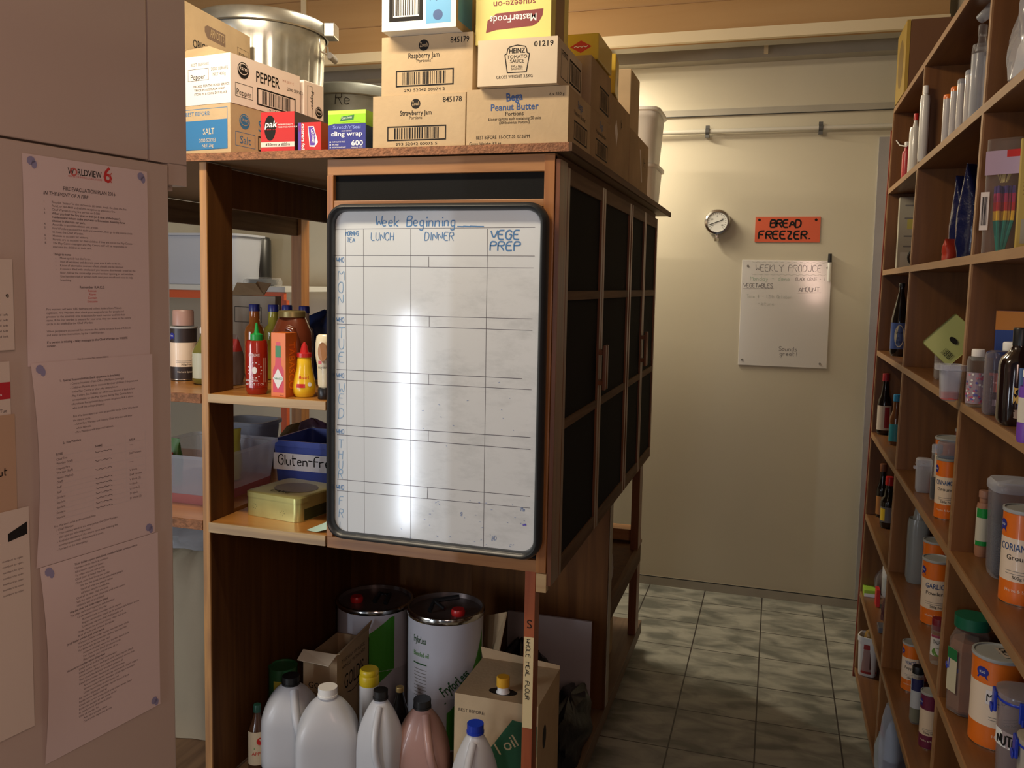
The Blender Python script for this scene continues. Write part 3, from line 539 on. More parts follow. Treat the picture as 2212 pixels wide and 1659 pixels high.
def pb(b, F, W, H):
    b.text(F, 'Bega', W*.48, H*.78, H*.14, INKB, al='c', w=W*.16, bold=3, rot=.08); b.text(F, 'Peanut Butter', W*.48, H*.615, H*.115, INKB, al='c', w=W*.47, bold=2); b.text(F, 'Portions', W*.48, H*.52, H*.07, INK, al='c')
    b.text(F, '6 inner cartons each containing 50 units', W*.48, H*.44, H*.055, INK, al='c', w=W*.52); b.text(F, '(300 Individual Portions)', W*.48, H*.375, H*.05, INK, al='c', w=W*.3); b.text(F, '6 x 550 g', W*.96, H*.84, H*.05, INK, al='r')
    b.text(F, 'BEST BEFORE  11-OCT-20  07:26PM', W*.10, H*.12, H*.06, INK, w=W*.53); b.text(F, 'Gross Weight: 3.9 kg', W*.03, H*.01, H*.06, INK, w=W*.32)
a, c = pt(1007, 195, 2.085), pt(1229, 180, 2.085); zp = a.z; y2 = 2.345
def pbr(b, R, D, H): b.text(R, 'Bega', D*.5, H*.75, H*.14, INKB, al='c', bold=2); b.text(R, 'Peanut Butter', D*.5, H*.6, H*.08, INK, al='c', w=D*.5); b.barcode(R, D*.25, H*.15, D*.85, H*.5, INK)
carton('brown peanut butter carton on the front right corner of the island top', c.x, 2.085, ZT0, c.x-a.x-.002, .26, zp-ZT0, front=pb, right=pbr)
carton('peanut butter carton on the aisle edge, second from the front corner', c.x, y2+.002, ZT0, .26, .295, zp-ZT0, right=pbr, m=CARDD)
def heinz(b, F, W, H):
    b.text(F, '01219', W*.95, H*.80, H*.115, INK, al='r', w=W*.24, bold=1)
    o_ = [(.36, .42), (.39, .42), (.385, .70), (.41, .72), (.41, .80), (.50, .84), (.60, .80), (.60, .72), (.63, .70), (.65, .70), (.61, .26), (.39, .26), (.34, .68), (.37, .70)]
    q = [(.345, .66), (.37, .68), (.38, .78), (.40, .82), (.50, .855), (.60, .82), (.615, .78), (.625, .68), (.655, .66), (.62, .27), (.38, .27), (.345, .66)]
    for p1, p2 in zip(q, q[1:]): b.stroke(F, [(p1[0]*W, p1[1]*H), (p2[0]*W, p2[1]*H)], .0022, INK)
    b.text(F, 'HEINZ', W*.5, H*.685, H*.105, INK, al='c', w=W*.20, bold=2)
    for s, y, h in (('TOMATO', .57, .075), ('SAUCE', .475, .075), ('300 x 8mL', .38, .045), ('SACHETS', .325, .045)): b.text(F, s, W*.5, H*y, H*h, INK, al='c')
    b.text(F, 'GROSS WEIGHT 3.5KG', W*.47, H*.15, H*.065, INK, al='c', w=W*.46)
a, c = pt(1030, 86, 2.05), pt(1203, 66, 2.05); zt = zp+.0012; xh = c.x
def hr(b, R, D, H): b.text(R, 'HEINZ', D*.17, H*.7, H*.1, INK, w=D*.22); b.frame(R, D*.14, H*.2, D*.40, H*.82, .002, INK); b.barcode(R, D*.48, H*.25, D*.95, H*.8, INK)
carton('white and brown tomato sauce carton stacked on the peanut butter carton', c.x, 2.06, zt, c.x-a.x, .27, a.z-zt, m=CARDP, front=heinz, right=hr)
ztt = a.z+.0012; a, c = pt(1028, 40, 2.10), pt(1190, 40, 2.10)
YBX = mat('pale_yellow_box', (.80, .68, .20), .5, vary=.05); MAR = mat('maroon_print', (.20, .015, .02), .5)
def mf(b, F, W, H):
    q = math.pi; z = lambda x, y: (W*x, y)
    b.shape(F, [(W*.14, .028), (W*.16, .058), (W*.28, .074), (W*.90, .078), (W*.89, .062), (W*.84, .046), (W*.76, .038), (W*.28, .034)], MAR, 2); b.text(F, 'MasterFoods', W*.82, .068, .018, WHITE, rot=q, k=4, w=W*.62, bold=1)
    b.text(F, 'squeeze-on', W*.80, .103, .016, MAR, rot=q, w=W*.56, bold=1); b.text(F, 'Tomato Sauce', W*.82, .14, .016, MAR, rot=q, w=W*.6)
carton('pale yellow squeeze-on sauce box standing upside down on the tomato sauce carton', c.x, 2.10, ztt, c.x-a.x, .18, .23, m=YBX, front=mf, right=lambda b, R, D, H: b.rect(R, D*.25, H*.02, D*.75, H*.6, CARDD), name='box', cat='box')
zr = a2.z+.0012; P = onZ(905, 63, zr); a, c = pt(825, 40, P.y), pt(985, 40, P.y); BLU = mat('label_blue', (.10, .35, .60), .45)
def wb(b, F, W, H):
    b.barcode(F, W*.10, .022, W*.56, .14, INK, fr=True, n=24); b.rect(F, W*.60, .012, W*.93, .13, BLU, 1); b.disc(F, W*.76, .032, .013, .013, INKB, 2); b.text(F, 'MasterFoods', W*.88, .075, .009, INKB, rot=math.pi, k=3, w=W*.24); b.text(F, 'squeeze-on', W*.86, .095, .009, INKB, rot=math.pi, k=3, w=W*.2)
    b.hand(F, '8', W*.05, .02, .01, INK)
carton('white carton with blue label and barcode on top of the raspberry jam carton', c.x, P.y, zr, c.x-a.x, .29, .17, m=CARDW, front=wb, right=lambda b, R, D, H: [b.rect(R, 0, 0, D, H, CARD, 1), b.rect(R, D*.05, .02, D*.4, .12, BLU, 2)])
# second rank along the aisle edge
xe = -.512
def bc2(b, R, D, H): b.barcode(R, D*.42, H*.12, D*.9, H*.6, INK)
carton('dull brown carton behind the tomato sauce carton, overhanging the aisle', xe+.004, 2.345, zp+.0012, .24, .285, .138, m=CARDD, right=bc2)
carton('taller brown carton with a white tape mark, third along the aisle edge', xe, 2.665, ZT0, .27, .345, .245, m=CARDD, right=lambda b, R, D, H: [b.shape(R, [(D*.2, H*.62), (D*.27, H*.74), (D*.36, H*.58), (D*.30, H*.40)], PAPER), b.text(R, 'Js', D*.5, H*.7, H*.1, INK)])
carton('brown carton with a strip of tape, last along the aisle edge before the white tubs', xe, 3.03, ZT0, .28, .44, .205, m=CARDD, right=lambda b, R, D, H: [b.shape(R, [(D*.5, H*.8), (D*.56, H*.8), (D*.66, H*.25), (D*.62, H*.22)], PAPER), b.text(R, 'Hs', D*.72, H*.55, H*.15, INK)])
c = pt(1364, 148, 3.12); carton('upright brown carton lit from behind, standing between the stacks near the white tubs', c.x, 3.12, 2.0012+.206, .16, .2, c.z-2.207, m=CARD)
YB2 = mat('yellow_carton', (.62, .42, .03), .45, coat=.2); zy = zp+.0012+.138+.0012
def ym(b, F, W, H): b.shape(F, [(W*.42, H*.5), (W*.64, H*.74), (W*.86, H*.5), (W*.64, H*.26)], RED); [b.stroke(F, [(W*(.50+.04*i), H*(.47+.06*(i % 2))) for i in range(8)], .0022, WHITE, 4)]; b.rect(F, 0, H*.02, W*.9, H*.04, INK)
a, c = pt(1250, 75, 2.40), pt(1294, 70, 2.40)
carton('yellow box with a red diamond logo on top of the cartons by the aisle', c.x, 2.40, zy, .14, .2, c.z-zy, m=YB2, front=ym, name='box', cat='box')
c = pt(1337, 97, 2.72); carton('small yellow box leaning out behind the red-diamond yellow box', c.x, 2.68, 2.2475+.0012, .09, .12, .12, m=YB2, name='box', cat='box', rz=.1, right=lambda b, R, D, H: b.disc(R, D*.6, H*.4, .008, .013, mat('print_brown', (.25, .1, .03), .5)))
# white tubs at the far end
def tub(label, cx, cy, z0, w, d, h, m, lid=None, name='tub', n=5, taper=.86, rim=.008, wall=.004, liq=None, group=None, cat='tub', rz=0):
    t = thing(name, label, cat, (cx, cy, z0), rz, group); b = MB(); r0 = w/2
    b.lathe([(r0*taper-.006, 0), (r0*taper, .006), (r0-.002, h*.86), (r0-.002, h-.014), (r0+rim, h-.012), (r0+rim, h), (r0-.004, h), (r0-.004, h*.86), (r0*taper-.004, .008)], m, sy=d/w, n=n, seg=40, cap1=True); b.build('body', t)
    if lid: b = MB(); b.lathe([(r0+rim+.002, h-.01), (r0+rim+.003, h+.004), (r0+rim-.006, h+.008), (r0-.01, h+.004)], lid, sy=d/w, n=n, seg=40); b.build('lid', t)
    if liq: b = MB(); b.lathe([(r0*taper-.008, .01), (r0*(taper+(1-taper)*liq[1])-.008, h*liq[1]*.9)], liq[0], sy=d/w, n=n, seg=40); b.build('contents', t)
    return t
zt1 = onX(1430, 365, -.5).z
tub('white plastic tub at the far end of the island top, under another tub', -.60, 3.78, ZT0, .185, .28, .165, WPL, taper=.88, n=6)
tub('large white plastic tub sitting on top of the lower white tub', -.605, 3.78, ZT0+.166, .20, .30, .23, WPL, taper=.84, n=6)
# back tube light fitting
t = thing('tube_light', 'fluorescent tube light above the far side of the island', 'light', (-1.35, 4.42, 2.775))
MB().box(-.5, .5, -.02, .05, .0, .0545, mat('fitting', (.7, .68, .6), .4)).build('housing', t, bevel=.004); b = MB(); b.tube([(-.48, .02, -.014), (.48, .02, -.014)], .012, mat('tube_glow', (1, .86, .6), .4, emit=6), 12); b.build('tube', t)
# left group
RZ = -math.radians(8); px = pt(497, 165, 2.1).x; zs_ = pt(490, 222, 2.1).z; D8 = Vector((math.sin(-RZ), math.cos(RZ), 0)); P0 = Vector((px, 2.1, 0))
BL2 = mat('salt_blue', (.03, .17, .38), .5)
def logo(b, F, x, y, r, m, m2): b.disc(F, x, y, r, r, m, 2); b.disc(F, x, y+r*.15, r*.86, r*.7, m2, 3); b.disc(F, x, y+r*.15, r*.78, r*.6, m, 4); b.text(F, 'ism', x, y, r*.5, m2, al='c', k=6, w=r*1.2, rot=-.1, bold=1)
def salt_f(b, F, W, H): b.rect(F, 0, H*.12, W*.95, H*.70, BL2); b.frame(F, 0, H*.12, W*.95, H*.93, .0015, BL2); b.text(F, 'BEST BEFORE:', W*.2, H*.80, H*.075, BL2); b.text(F, 'SALT', W*.62, H*.42, H*.12, CARDP, al='c', k=4, w=W*.2); b.text(F, '2000 SERVES', W*.6, H*.27, H*.07, CARDP, al='c', k=4, w=W*.3); b.text(F, 'NET 2kg', W*.6, H*.17, H*.065, CARDP, al='c', k=4, w=W*.2)
def salt_r(b, R, D, H): logo(b, R, D*.18, H*.70, H*.15, BL2, CARD); b.text(R, 'SALT', D*.36, H*.58, H*.22, BL2, bold=1, w=D*.3); b.frame(R, D*.06, H*.20, D*.32, H*.48, .0014, BL2); b.text(R, 'Salt', D*.19, H*.26, H*.15, BL2, al='c'); b.barcode(R, D*.36, H*.18, D*.9, H*.48, INK)
carton('salt carton with blue end label on the island edge beside the fridge', px, 2.1, ZT0, .21, .31, zs_-ZT0, m=CARD, front=salt_f, right=salt_r, rz=RZ)
zpp = pt(497, 113, 2.1).z-zs_-.0012; PKW = mat('pepper_white', (.80, .72, .66), .5)
def pep_f(b, F, W, H):
    b.text(F, 'BEST BEFORE', W*.3, H*.80, H*.06, GREYI); b.frame(F, W*.25, H*.5, W*.62, H*.74, .001, INK); b.text(F, 'Pepper', W*.43, H*.53, H*.1, INK, al='c'); b.text(F, '2000 SERVES\n  NET 400g', W*.66, H*.68, H*.06, GREYI)
    b.text(F, 'PACKED FOR THE FOOD SERVICE\n TRADE IN AUSTRALIA ONLY\n STORE IN A COOL DRY PLACE', W*.35, H*.36, H*.045, INK)
def pep_r(b, R, D, H):
    logo(b, R, D*.17, H*.72, H*.17, INK, PKW); b.text(R, 'PEPPER', D*.34, H*.58, H*.22, INK, bold=2, w=D*.34); b.frame(R, D*.06, H*.16, D*.30, H*.44, .0014, INK); b.text(R, 'Pepper', D*.18, H*.2, H*.12, INK, al='c', w=D*.2)
    b.barcode(R, D*.36, H*.10, D*.93, H*.47, INK); b.text(R, '19310065001231', D*.5, H*.02, H*.06, INK, w=D*.36); b.text(R, '2000 SERVES', D*.8, H*.60, H*.07, INK); b.text(R, 'M R 20/21 C', D*.73, H*.76, H*.05, mat('print_pink', (.5, .25, .2), .5))
carton('white pepper carton lying on the salt carton, long side with big PEPPER lettering', px+.001, 2.1, zs_+.0012, .21, .298, zpp, m=PKW, front=pep_f, right=pep_r, rz=RZ)
P1 = P0+D8*.318
def pep_v(b, R, D, H): b.text(R, 'PEPPER', D*.80, H*.50, D*.20, INK, bold=2, rot=-math.pi/2, w=H*.42); logo(b, R, D*.75, H*.68, D*.18, INK, PKW); b.barcode(R, D*.1, H*.05, D*.5, H*.42, INK); b.frame(R, D*.18, H*.55, D*.42, H*.95, .0014, INK); b.text(R, 'Pepper', D*.36, H*.90, D*.14, INK, rot=-math.pi/2)
carton('second white pepper carton standing on end behind the first, sideways lettering', P1.x, P1.y, ZT0, .2, .10, zpp+zs_-ZT0-.003, m=PKW, right=pep_v, rz=RZ)
q = pt(540, 80, 2.62); ra = math.radians(5); Dn = Vector((-math.sin(ra), math.cos(ra), 0)); near = Vector((q.x, 2.62, 0))-Dn*.42
def arn(b, R, D, H):
    x = D*.48; y = H-.055; b.shape(R, [(x-.06, y-.005), (x-.045, y-.022), (x+.06, y-.022), (x+.06, y+.018), (x-.045, y+.018), (x-.06, y+.01)], mat('print_brown2', (.16, .09, .05), .6)); b.text(R, "ARNOTT'S", x-.03, y-.012, .024, CARD, k=4, w=.082, bold=1)
    b.text(R, 'ORIGINAL', D*.18, H-.125, .026, INK, w=.13, bold=1); b.text(R, '225g x 9', D*.60, H-.118, .02, INK); b.frame(R, D*.80, H-.095, D*.97, H-.055, .001, INK); b.text(R, 'PORTION', D*.82, H-.082, .012, INK, w=D*.13)
carton('tall brown biscuit carton behind the pepper carton, in front of the big metal bin', near.x, near.y, ZT0, .2, .42, q.z-ZT0, m=CARD, right=arn, rz=ra)
# an open flap of brown card over the pepper carton
b = MB(); F1 = P0+Vector((0, .0, zs_+zpp+.003)); fl = [(-.01, .02, 0), (-.20, .045, 0), (-.21, .09, .038), (-.11, .06, .036)]
b.add([Vector(p) for p in fl], [(0, 1, 2, 3)], CARDD); tag(b.build('cardboard_flap', loc=F1, solid=.003), 'folded flap of brown cardboard lying on top of the white pepper carton', 'cardboard')
PKR = mat('pak_red', (.48, .014, .012), .45)
a, c = pt(563, 241, 2.078), pt(636, 240, 2.078); PK_x = c.x
def pak(b, F, W, H):
    b.disc(F, W*.28, H*.60, W*.17, H*.32, INK, 1, 28); b.text(F, 'pak', W*.12, H*.62, H*.16, WHITE, k=4, w=W*.36, bold=2, sh=.2); b.rect(F, 0, H*.12, W, H*.245, mat('pak_band', (.66, .6, .52), .5), 1); b.text(F, '450mm x 600m', W*.5, H*.15, H*.07, INK, al='c', w=W*.72, k=3, sh=.2)
    for i in range(8): b.disc(F, W*(.12+.045*i), H*.56, .0012, .0012, RED, 4, 6)
    b.text(F, 'PREMIUM QUALITY\nFOOD PACKAGING FILM', W*.51, H*.66, H*.035, WHITE, k=3)
carton('red food film box on the island edge right of the salt carton', c.x, 2.078, ZT0, c.x-a.x, .40, c.z-ZT0, m=PKR, front=pak, right=lambda b, R, D, H: b.rect(R, 0, 0, D, H, mat('pak_side', (.05, .035, .04), .4)), name='box', cat='box')
a, c = pt(641, 263, 2.078), pt(691, 262, 2.078)
PUR = mat('foil_purple', (.12, .05, .35), .4)
def foil(b, F, W, H):
    b.rect(F, 0, 0, W*.13, H, PUR); b.text(F, 'caterers foil', W*.16, H*.96, W*.13, WHITE, rot=-math.pi/2, w=H*.9, bold=2, k=3); b.shape(F, [(W*.42, H*.86), (W*.68, H*.86), (W*.80, H*.50), (W*.86, H*.30), (W*.72, H*.14), (W*.50, H*.16)], WHITE, 1); b.shape(F, [(W*.45, H*.83), (W*.66, H*.83), (W*.76, H*.48), (W*.72, H*.2), (W*.53, H*.2)], PUR, 2)
    b.text(F, 'Cast Away', W*.56, H*.78, W*.15, WHITE, rot=-1.45, w=H*.5, k=4, bold=1); b.text(F, '150m', W*.03, H*.9, W*.07, RED, rot=-math.pi/2, k=3)
carton('smaller red caterers foil box between the red film box and the cling wrap box', c.x, 2.085, ZT0, c.x-a.x, .34, c.z-ZT0, m=PKR, front=foil, right=lambda b, R, D, H: b.rect(R, D*.25, H*.1, D*.9, H*.6, PUR), name='box', cat='box')
a, c = pt(709, 240, 2.078), pt(790, 236, 2.078)
LIME = mat('lime_print', (.30, .62, .02), .4, coat=.2); NAVY = mat('navy_print', (.035, .04, .24), .4, coat=.2)
def cling(b, F, W, H):
    b.rect(F, 0, 0, W, H*.66, NAVY); b.shape(F, [(0, H*.62), (W*.2, H*.675), (W*.5, H*.70), (W*.8, H*.69), (W, H*.66), (W, H*.9), (0, H*.9)], LIME, 2); b.rect(F, 0, H*.9, W, H, mat('lime_pale', (.5, .75, .1), .4), 2)
    b.shape(F, [(W*.32, H*.72), (W*.36, H*.84), (W*.70, H*.88), (W*.68, H*.76)], mat('green_dark', (.03, .16, .05), .5), 3); b.text(F, 'Cast Away', W*.36, H*.77, H*.06, WHITE, k=5, w=W*.28, rot=.08); b.text(F, "Stretch'n'Seal", W*.5, H*.53, H*.085, mat('pale_blue_print', (.25, .32, .75), .4), al='c', w=W*.74, k=4, bold=2); b.text(F, 'FOOD SERVICE', W*.5, H*.46, H*.03, WHITE, al='c', k=4)
    b.text(F, 'cling wrap', W*.5, H*.35, H*.115, WHITE, al='c', w=W*.84, k=4, bold=2); b.text(F, '600', W*.62, H*.10, H*.13, WHITE, w=W*.31, k=4, bold=2); b.text(F, 'metres x 33cm', W*.62, H*.045, H*.03, WHITE, w=W*.3, k=4)
    for i, s in enumerate(('PHTHALATE FREE', 'BPA FREE', 'MICROWAVE SAFE')): b.disc(F, W*.06, H*(.2-.07*i), .0022, .0022, WHITE, 4, 8); b.text(F, s, W*.1, H*(.185-.07*i), H*.033, WHITE, k=4, sh=.2)
carton('green and navy cling wrap box on the island edge next to the strawberry jam', c.x, 2.078, ZT0, c.x-a.x, .36, c.z-ZT0, m=LIME, front=cling, right=lambda b, R, D, H: b.rect(R, 0, 0, D, H*.62, mat('navy_side', (.02, .05, .12), .5)), name='box', cat='box')
# galvanised bins
GALV = mat('galvanised', (.50, .50, .46), .34, metal=.85, vary=.25, vscale=14); GALD = mat('galvanised_dull', (.20, .21, .19), .5, metal=.5, vary=.2, vscale=10)
def ribbed(cx, cy, z0, h, r, m, label, ribs, clamp=True):
    t = thing('metal_bin', label, 'bin', (cx, cy, z0)); b = MB(); seg = 144
    def ring(rr, z): return [((rr+(-.006 if (abs(((j/seg*ribs) % 1)-.5) < .12) and .04 < z < h-.1 else 0))*math.cos(2*math.pi*j/seg), (rr+(-.006 if (abs(((j/seg*ribs) % 1)-.5) < .12) and .04 < z < h-.1 else 0))*math.sin(2*math.pi*j/seg), z) for j in range(seg)]
    b.rings([ring(r*.88, 0), ring(r*.885, .03), ring(r*.89, .05), ring(r*.955, h-.12), ring(r*.96, h-.09), ring(r*.975, h-.08), ring(r*.975, h-.05)], m, True, True, False); b.build('body', t)
    b = MB(); b.lathe([(r*1.0, h-.052), (r*1.03, h-.048), (r*1.03, h-.012), (r*1.0, h-.004), (r*.8, h+.006), (r*.4, h+.02), (.01, h+.024)], m, seg=64, cap0=False); b.build('lid', t)
    if clamp:
        an = math.radians(14); c_, s_ = math.cos(an), math.sin(an); X = lambda rr, q, z: (rr*c_-q*s_, rr*s_+q*c_, z)
        b = MB(); b.box(0, .04, -.035, .035, h-.055, h-.005, m, T=lambda p: X(r*1.02+p[0], p[1], p[2])); b.build('clamp', t, bevel=.003)
        b = MB(); b.tube([X(r*.98, -.055, h-.07), X(r*1.0, -.055, h-.115), X(r*1.12, -.03, h-.125), X(r*1.12, .03, h-.125), X(r*1.0, .055, h-.115), X(r*.98, .055, h-.07)], .004, m, 8); b.tube([X(r*1.12, -.04, h-.125), X(r*1.12, .04, h-.125)], .012, GREYI, 10); b.build('handle', t)
    return t
y_ = 2.88; P = pt(566, 40, y_); ribbed(P.x, y_, ZT0, pt(566, 20, 2.80).z-ZT0-.024, .238, GALV, 'big galvanised rubbish bin with lid standing on the island behind the pepper cartons', 24)
y_ = 3.45; P = pt(757, 200, y_); tb = ribbed(P.x, y_, ZT0, pt(757, 168, 3.3).z-ZT0-.02, .20, GALD, 'dull grey lidded metal bin on the island behind the cling wrap and jam cartons', 1, False)
b = MB(); C_ = cyl(0, 0, .196, -math.pi/2+.42, .2); b.hand(C_, 'Re', -.05, .18, .05, INK, .003, k=4); b.build('lettering', tb)
# ================= small goods: helpers =================
def base(u0, u1, vb, z):       # centre and radius of a round thing whose front foot shows at (u, vb) on a surface at height z
    P = onZ((u0+u1)/2, vb, z); d = Vector((P.x, P.y, 0)); dist = d.length; d.normalize(); r = .03
    for _ in range(4): C_ = P+d*r; fw = (C_-CAM).dot(FW); r = (u1-u0)/2/FPX*fw
    return C_.x, C_.y, r
def ztop(u, v, x, y): return onY(u, v, y).z
def atY(u0, u1, y, z=0): P = onY((u0+u1)/2, 900, y); fw = (Vector((P.x, y, z))-CAM).dot(FW); return P.x, y, (u1-u0)/2/FPX*fw
def onshelf(u0, u1, v, x): P = onX((u0+u1)/2, v, x); fw = (P-CAM).dot(FW); return P.x, P.y, (u1-u0)/2/FPX*fw
def face_cam(x, y): return math.atan2(-y, -x)
def bottle(name, label, x, y, z, r, h, m, capm, neck=.36, sh=.62, hn=.12, capr=1.15, caph=.1, labm=None, lab=(.12, .5), draw=None, n=2, sy=1, group=None, cat='bottle', rz=0, liq=None, capn=2, nozzle=None, la=None):
    t = thing(name, label, cat, (x, y, z), rz, group); b = MB()
    b.lathe([(r*.86, 0), (r, .012*h/.2), (r, h*sh*.5), (r, h*sh, n), (r*.9, h*(sh+.07), (n+2)/2 if n > 2 else 2), (r*.6, h*(1-hn-caph)*.96, 2), (r*neck, h*(1-caph-hn*.3), 2), (r*neck, h*(1-caph), 2)], m, n=n, sy=sy); b.build('body', t)
    b = MB(); zc = h*(1-caph)
    if nozzle: b.lathe([(r*neck*capr, zc), (r*neck*capr, zc+nozzle*.42), (r*neck*.55, zc+nozzle*.5), (r*neck*.2, zc+nozzle)], capm, seg=20)
    else: b.lathe([(r*neck*capr, zc-h*.004), (r*neck*capr*1.01, h-.003), (r*neck*capr*.92, h)], capm, seg=24, n=capn)
    b.build('cap', t)
    if liq: b = MB(); b.lathe([(r*.83, .004), (r*.95, .014), (r*.95, h*liq[1])], liq[0], n=n, sy=sy); b.build('contents', t)
    if labm:
        a = la if la is not None else face_cam(x, y)-rz; C_ = cyl(0, 0, r+.0006, a, 0); W = r*2.5; b = MB(); H0, H1 = lab[0]*h, lab[1]*h
        b.rect(C_, -W/2, H0, W/2, H1, labm, 1, 14)
        if draw: draw(b, lambda X, Y, e=0: C_(X, Y+H0, e+.0003), W, H1-H0)
        if n > 2 or sy != 1: b.v = [(px*1.0, py*1.0, pz) for px, py, pz in b.v]
        b.build('label', t)
    return t
LIDM = mat('tin_lid', (.42, .43, .42), .35)
def tin(label, x, y, z, r, h, word='', sub='Ground', band=ORANGE, lidm=LIDM, da=0, group=None, hand_=None, open_=False, topnote=None):
    t = thing('spice_tin', label, 'tin', (x, y, z), 0, group); PE = mat('tin_peach', (.82, .66, .50), .4, coat=.3); b = MB()
    b.lathe([(r, 0), (r, .002), (r, h*.24), (r, h*.25), (r, h*.70), (r, h*.71), (r, h*.985)], band, seg=40, cap1=True, mats=[TIN, band, band, PE, band if 0 else PE, band]); C_ = cyl(0, 0, r, face_cam(x, y)+da, 0)
    if word: b.text(C_, word, 0, h*.58, h*.075, INKB, al='c', w=min(r*2.0, len(word)*r*.22), bold=1, k=3)
    if sub: b.text(C_, sub, 0, h*.48, h*.055, INK, al='c', k=3)
    for i in range(2): b.rect(C_, -r*.6, h*(.36-.03*i), r*.6, h*(.365-.03*i), GREYI, 2, 8)
    b.disc(lambda X, Y, e=0: C_(X, Y, e), -r*.95, h*.84, r*.26, h*.055, mat('badge_blue', (.02, .03, .28), .4), 3, 18); b.shape(C_, [(-r*1.2, h*.76), (-r*.7, h*.76), (-r*.78, h*.80), (-r*1.12, h*.80)], MATS['badge_blue'], 3); b.text(C_, 'kso', -r*.95, h*.825, h*.035, WHITE, al='c', k=5)
    b.text(C_, 'Herbs & Spices', r*.1, h*.14, h*.032, mat('tin_cream', (.9, .75, .6), .4), al='c', k=3); b.text(C_, '500g Net', r*.2, h*.28, h*.035, INK, al='c', k=3)
    if hand_: b.rect(C_, -r*.75, h*.50, r*.25, h*.66, PAPER, 4, 6); b.hand(C_, hand_, -r*.7, h*.53, h*.10, INK, .002, k=6, asp=.8)
    b.build('body', t)
    b = MB(); b.lathe([(r*1.03, h*.975), (r*1.04, h*.98), (r*1.04, h*1.012), (r*.95, h*1.015), (r*.93, h*1.0), (.001, h*1.0)], lidm, seg=40, cap1=False, cap0=False)
    if topnote: F = plane((0, 0, h*1.0+.001), (.2, -.98, 0), (.98, .2, 0)); b.rect(F, -r*.5, 0, r*.5, r*.55, YOLD, 1); b.hand(F, topnote, -r*.42, r*.12, r*.3, INK, .002, asp=.7, k=3)
    b.build('lid', t); return t
def pouch(name, label, x, y, z, w, d, h, m, rz=0, crimp=.9, cat='packet', group=None, draw=None, lean=0, seed=1, band=None):
    rr = random.Random(seed); rs = []; nz = 12; seg = 28
    for i in range(nz+1):
        f = i/nz; k = max(.04, (1-(max(0, f-.45)/.55)**1.6))*(.75+.25*min(1, f*6)); wv = w/2*(1+.05*math.sin(f*9+seed)); ring = []
        for j in range(seg):
            a = 2*math.pi*j/seg; q = (abs(math.cos(a))**3.2+abs(math.sin(a))**3.2)**(-1/3.2); nn = 1+rr.uniform(-.035, .035)
            ring.append((wv*q*math.cos(a)*nn, d/2*k*q*math.sin(a)*nn+lean*f*h, f*h*(1+rr.uniform(-.006, .006))))
        rs.append(ring)
    b = MB(); b.rings(rs, m, True, mats=[(band if band and .62 < i/nz < .85 else None) for i in range(nz)])
    if draw: draw(b, plane((-w/2, -d/2-.001, 0), (1, 0, 0), (0, 0, 1)), w, h)
    return tag(b.build(name, loc=(x, y, z), rz=rz), label, cat, group)
def lump(name, label, cat, x, y, z, w, d, h, m, seed=1, rz=0, sp=.22, n=2.6, top=.5, group=None):
    rr = random.Random(seed); seg = 26; rs = []; ph = [rr.uniform(0, 6.28) for _ in range(8)]
    for i in range(11):
        f = i/10; k = (1-max(0, f-.35)**2/.42*(1-top)*1.1); k = max(k, .12) if f < 1 else .1; ring = []
        for j in range(seg):
            a = 2*math.pi*j/seg; q = (abs(math.cos(a))**n+abs(math.sin(a))**n)**(-1/n); nn = 1+sp*.5*math.sin(3*a+ph[0]+f*4)*math.sin(f*5+ph[1])+sp*.35*math.sin(7*a+ph[2]+f*9)
            ring.append((w/2*k*q*math.cos(a)*nn, d/2*k*q*math.sin(a)*nn, h*f*(1+(.0 if f == 0 else .12*sp*math.sin(5*a+ph[3])))))
        rs.append(ring)
    b = MB(); b.rings(rs, m, True); return tag(b.build(name, loc=(x, y, z), rz=rz), label, cat, group)
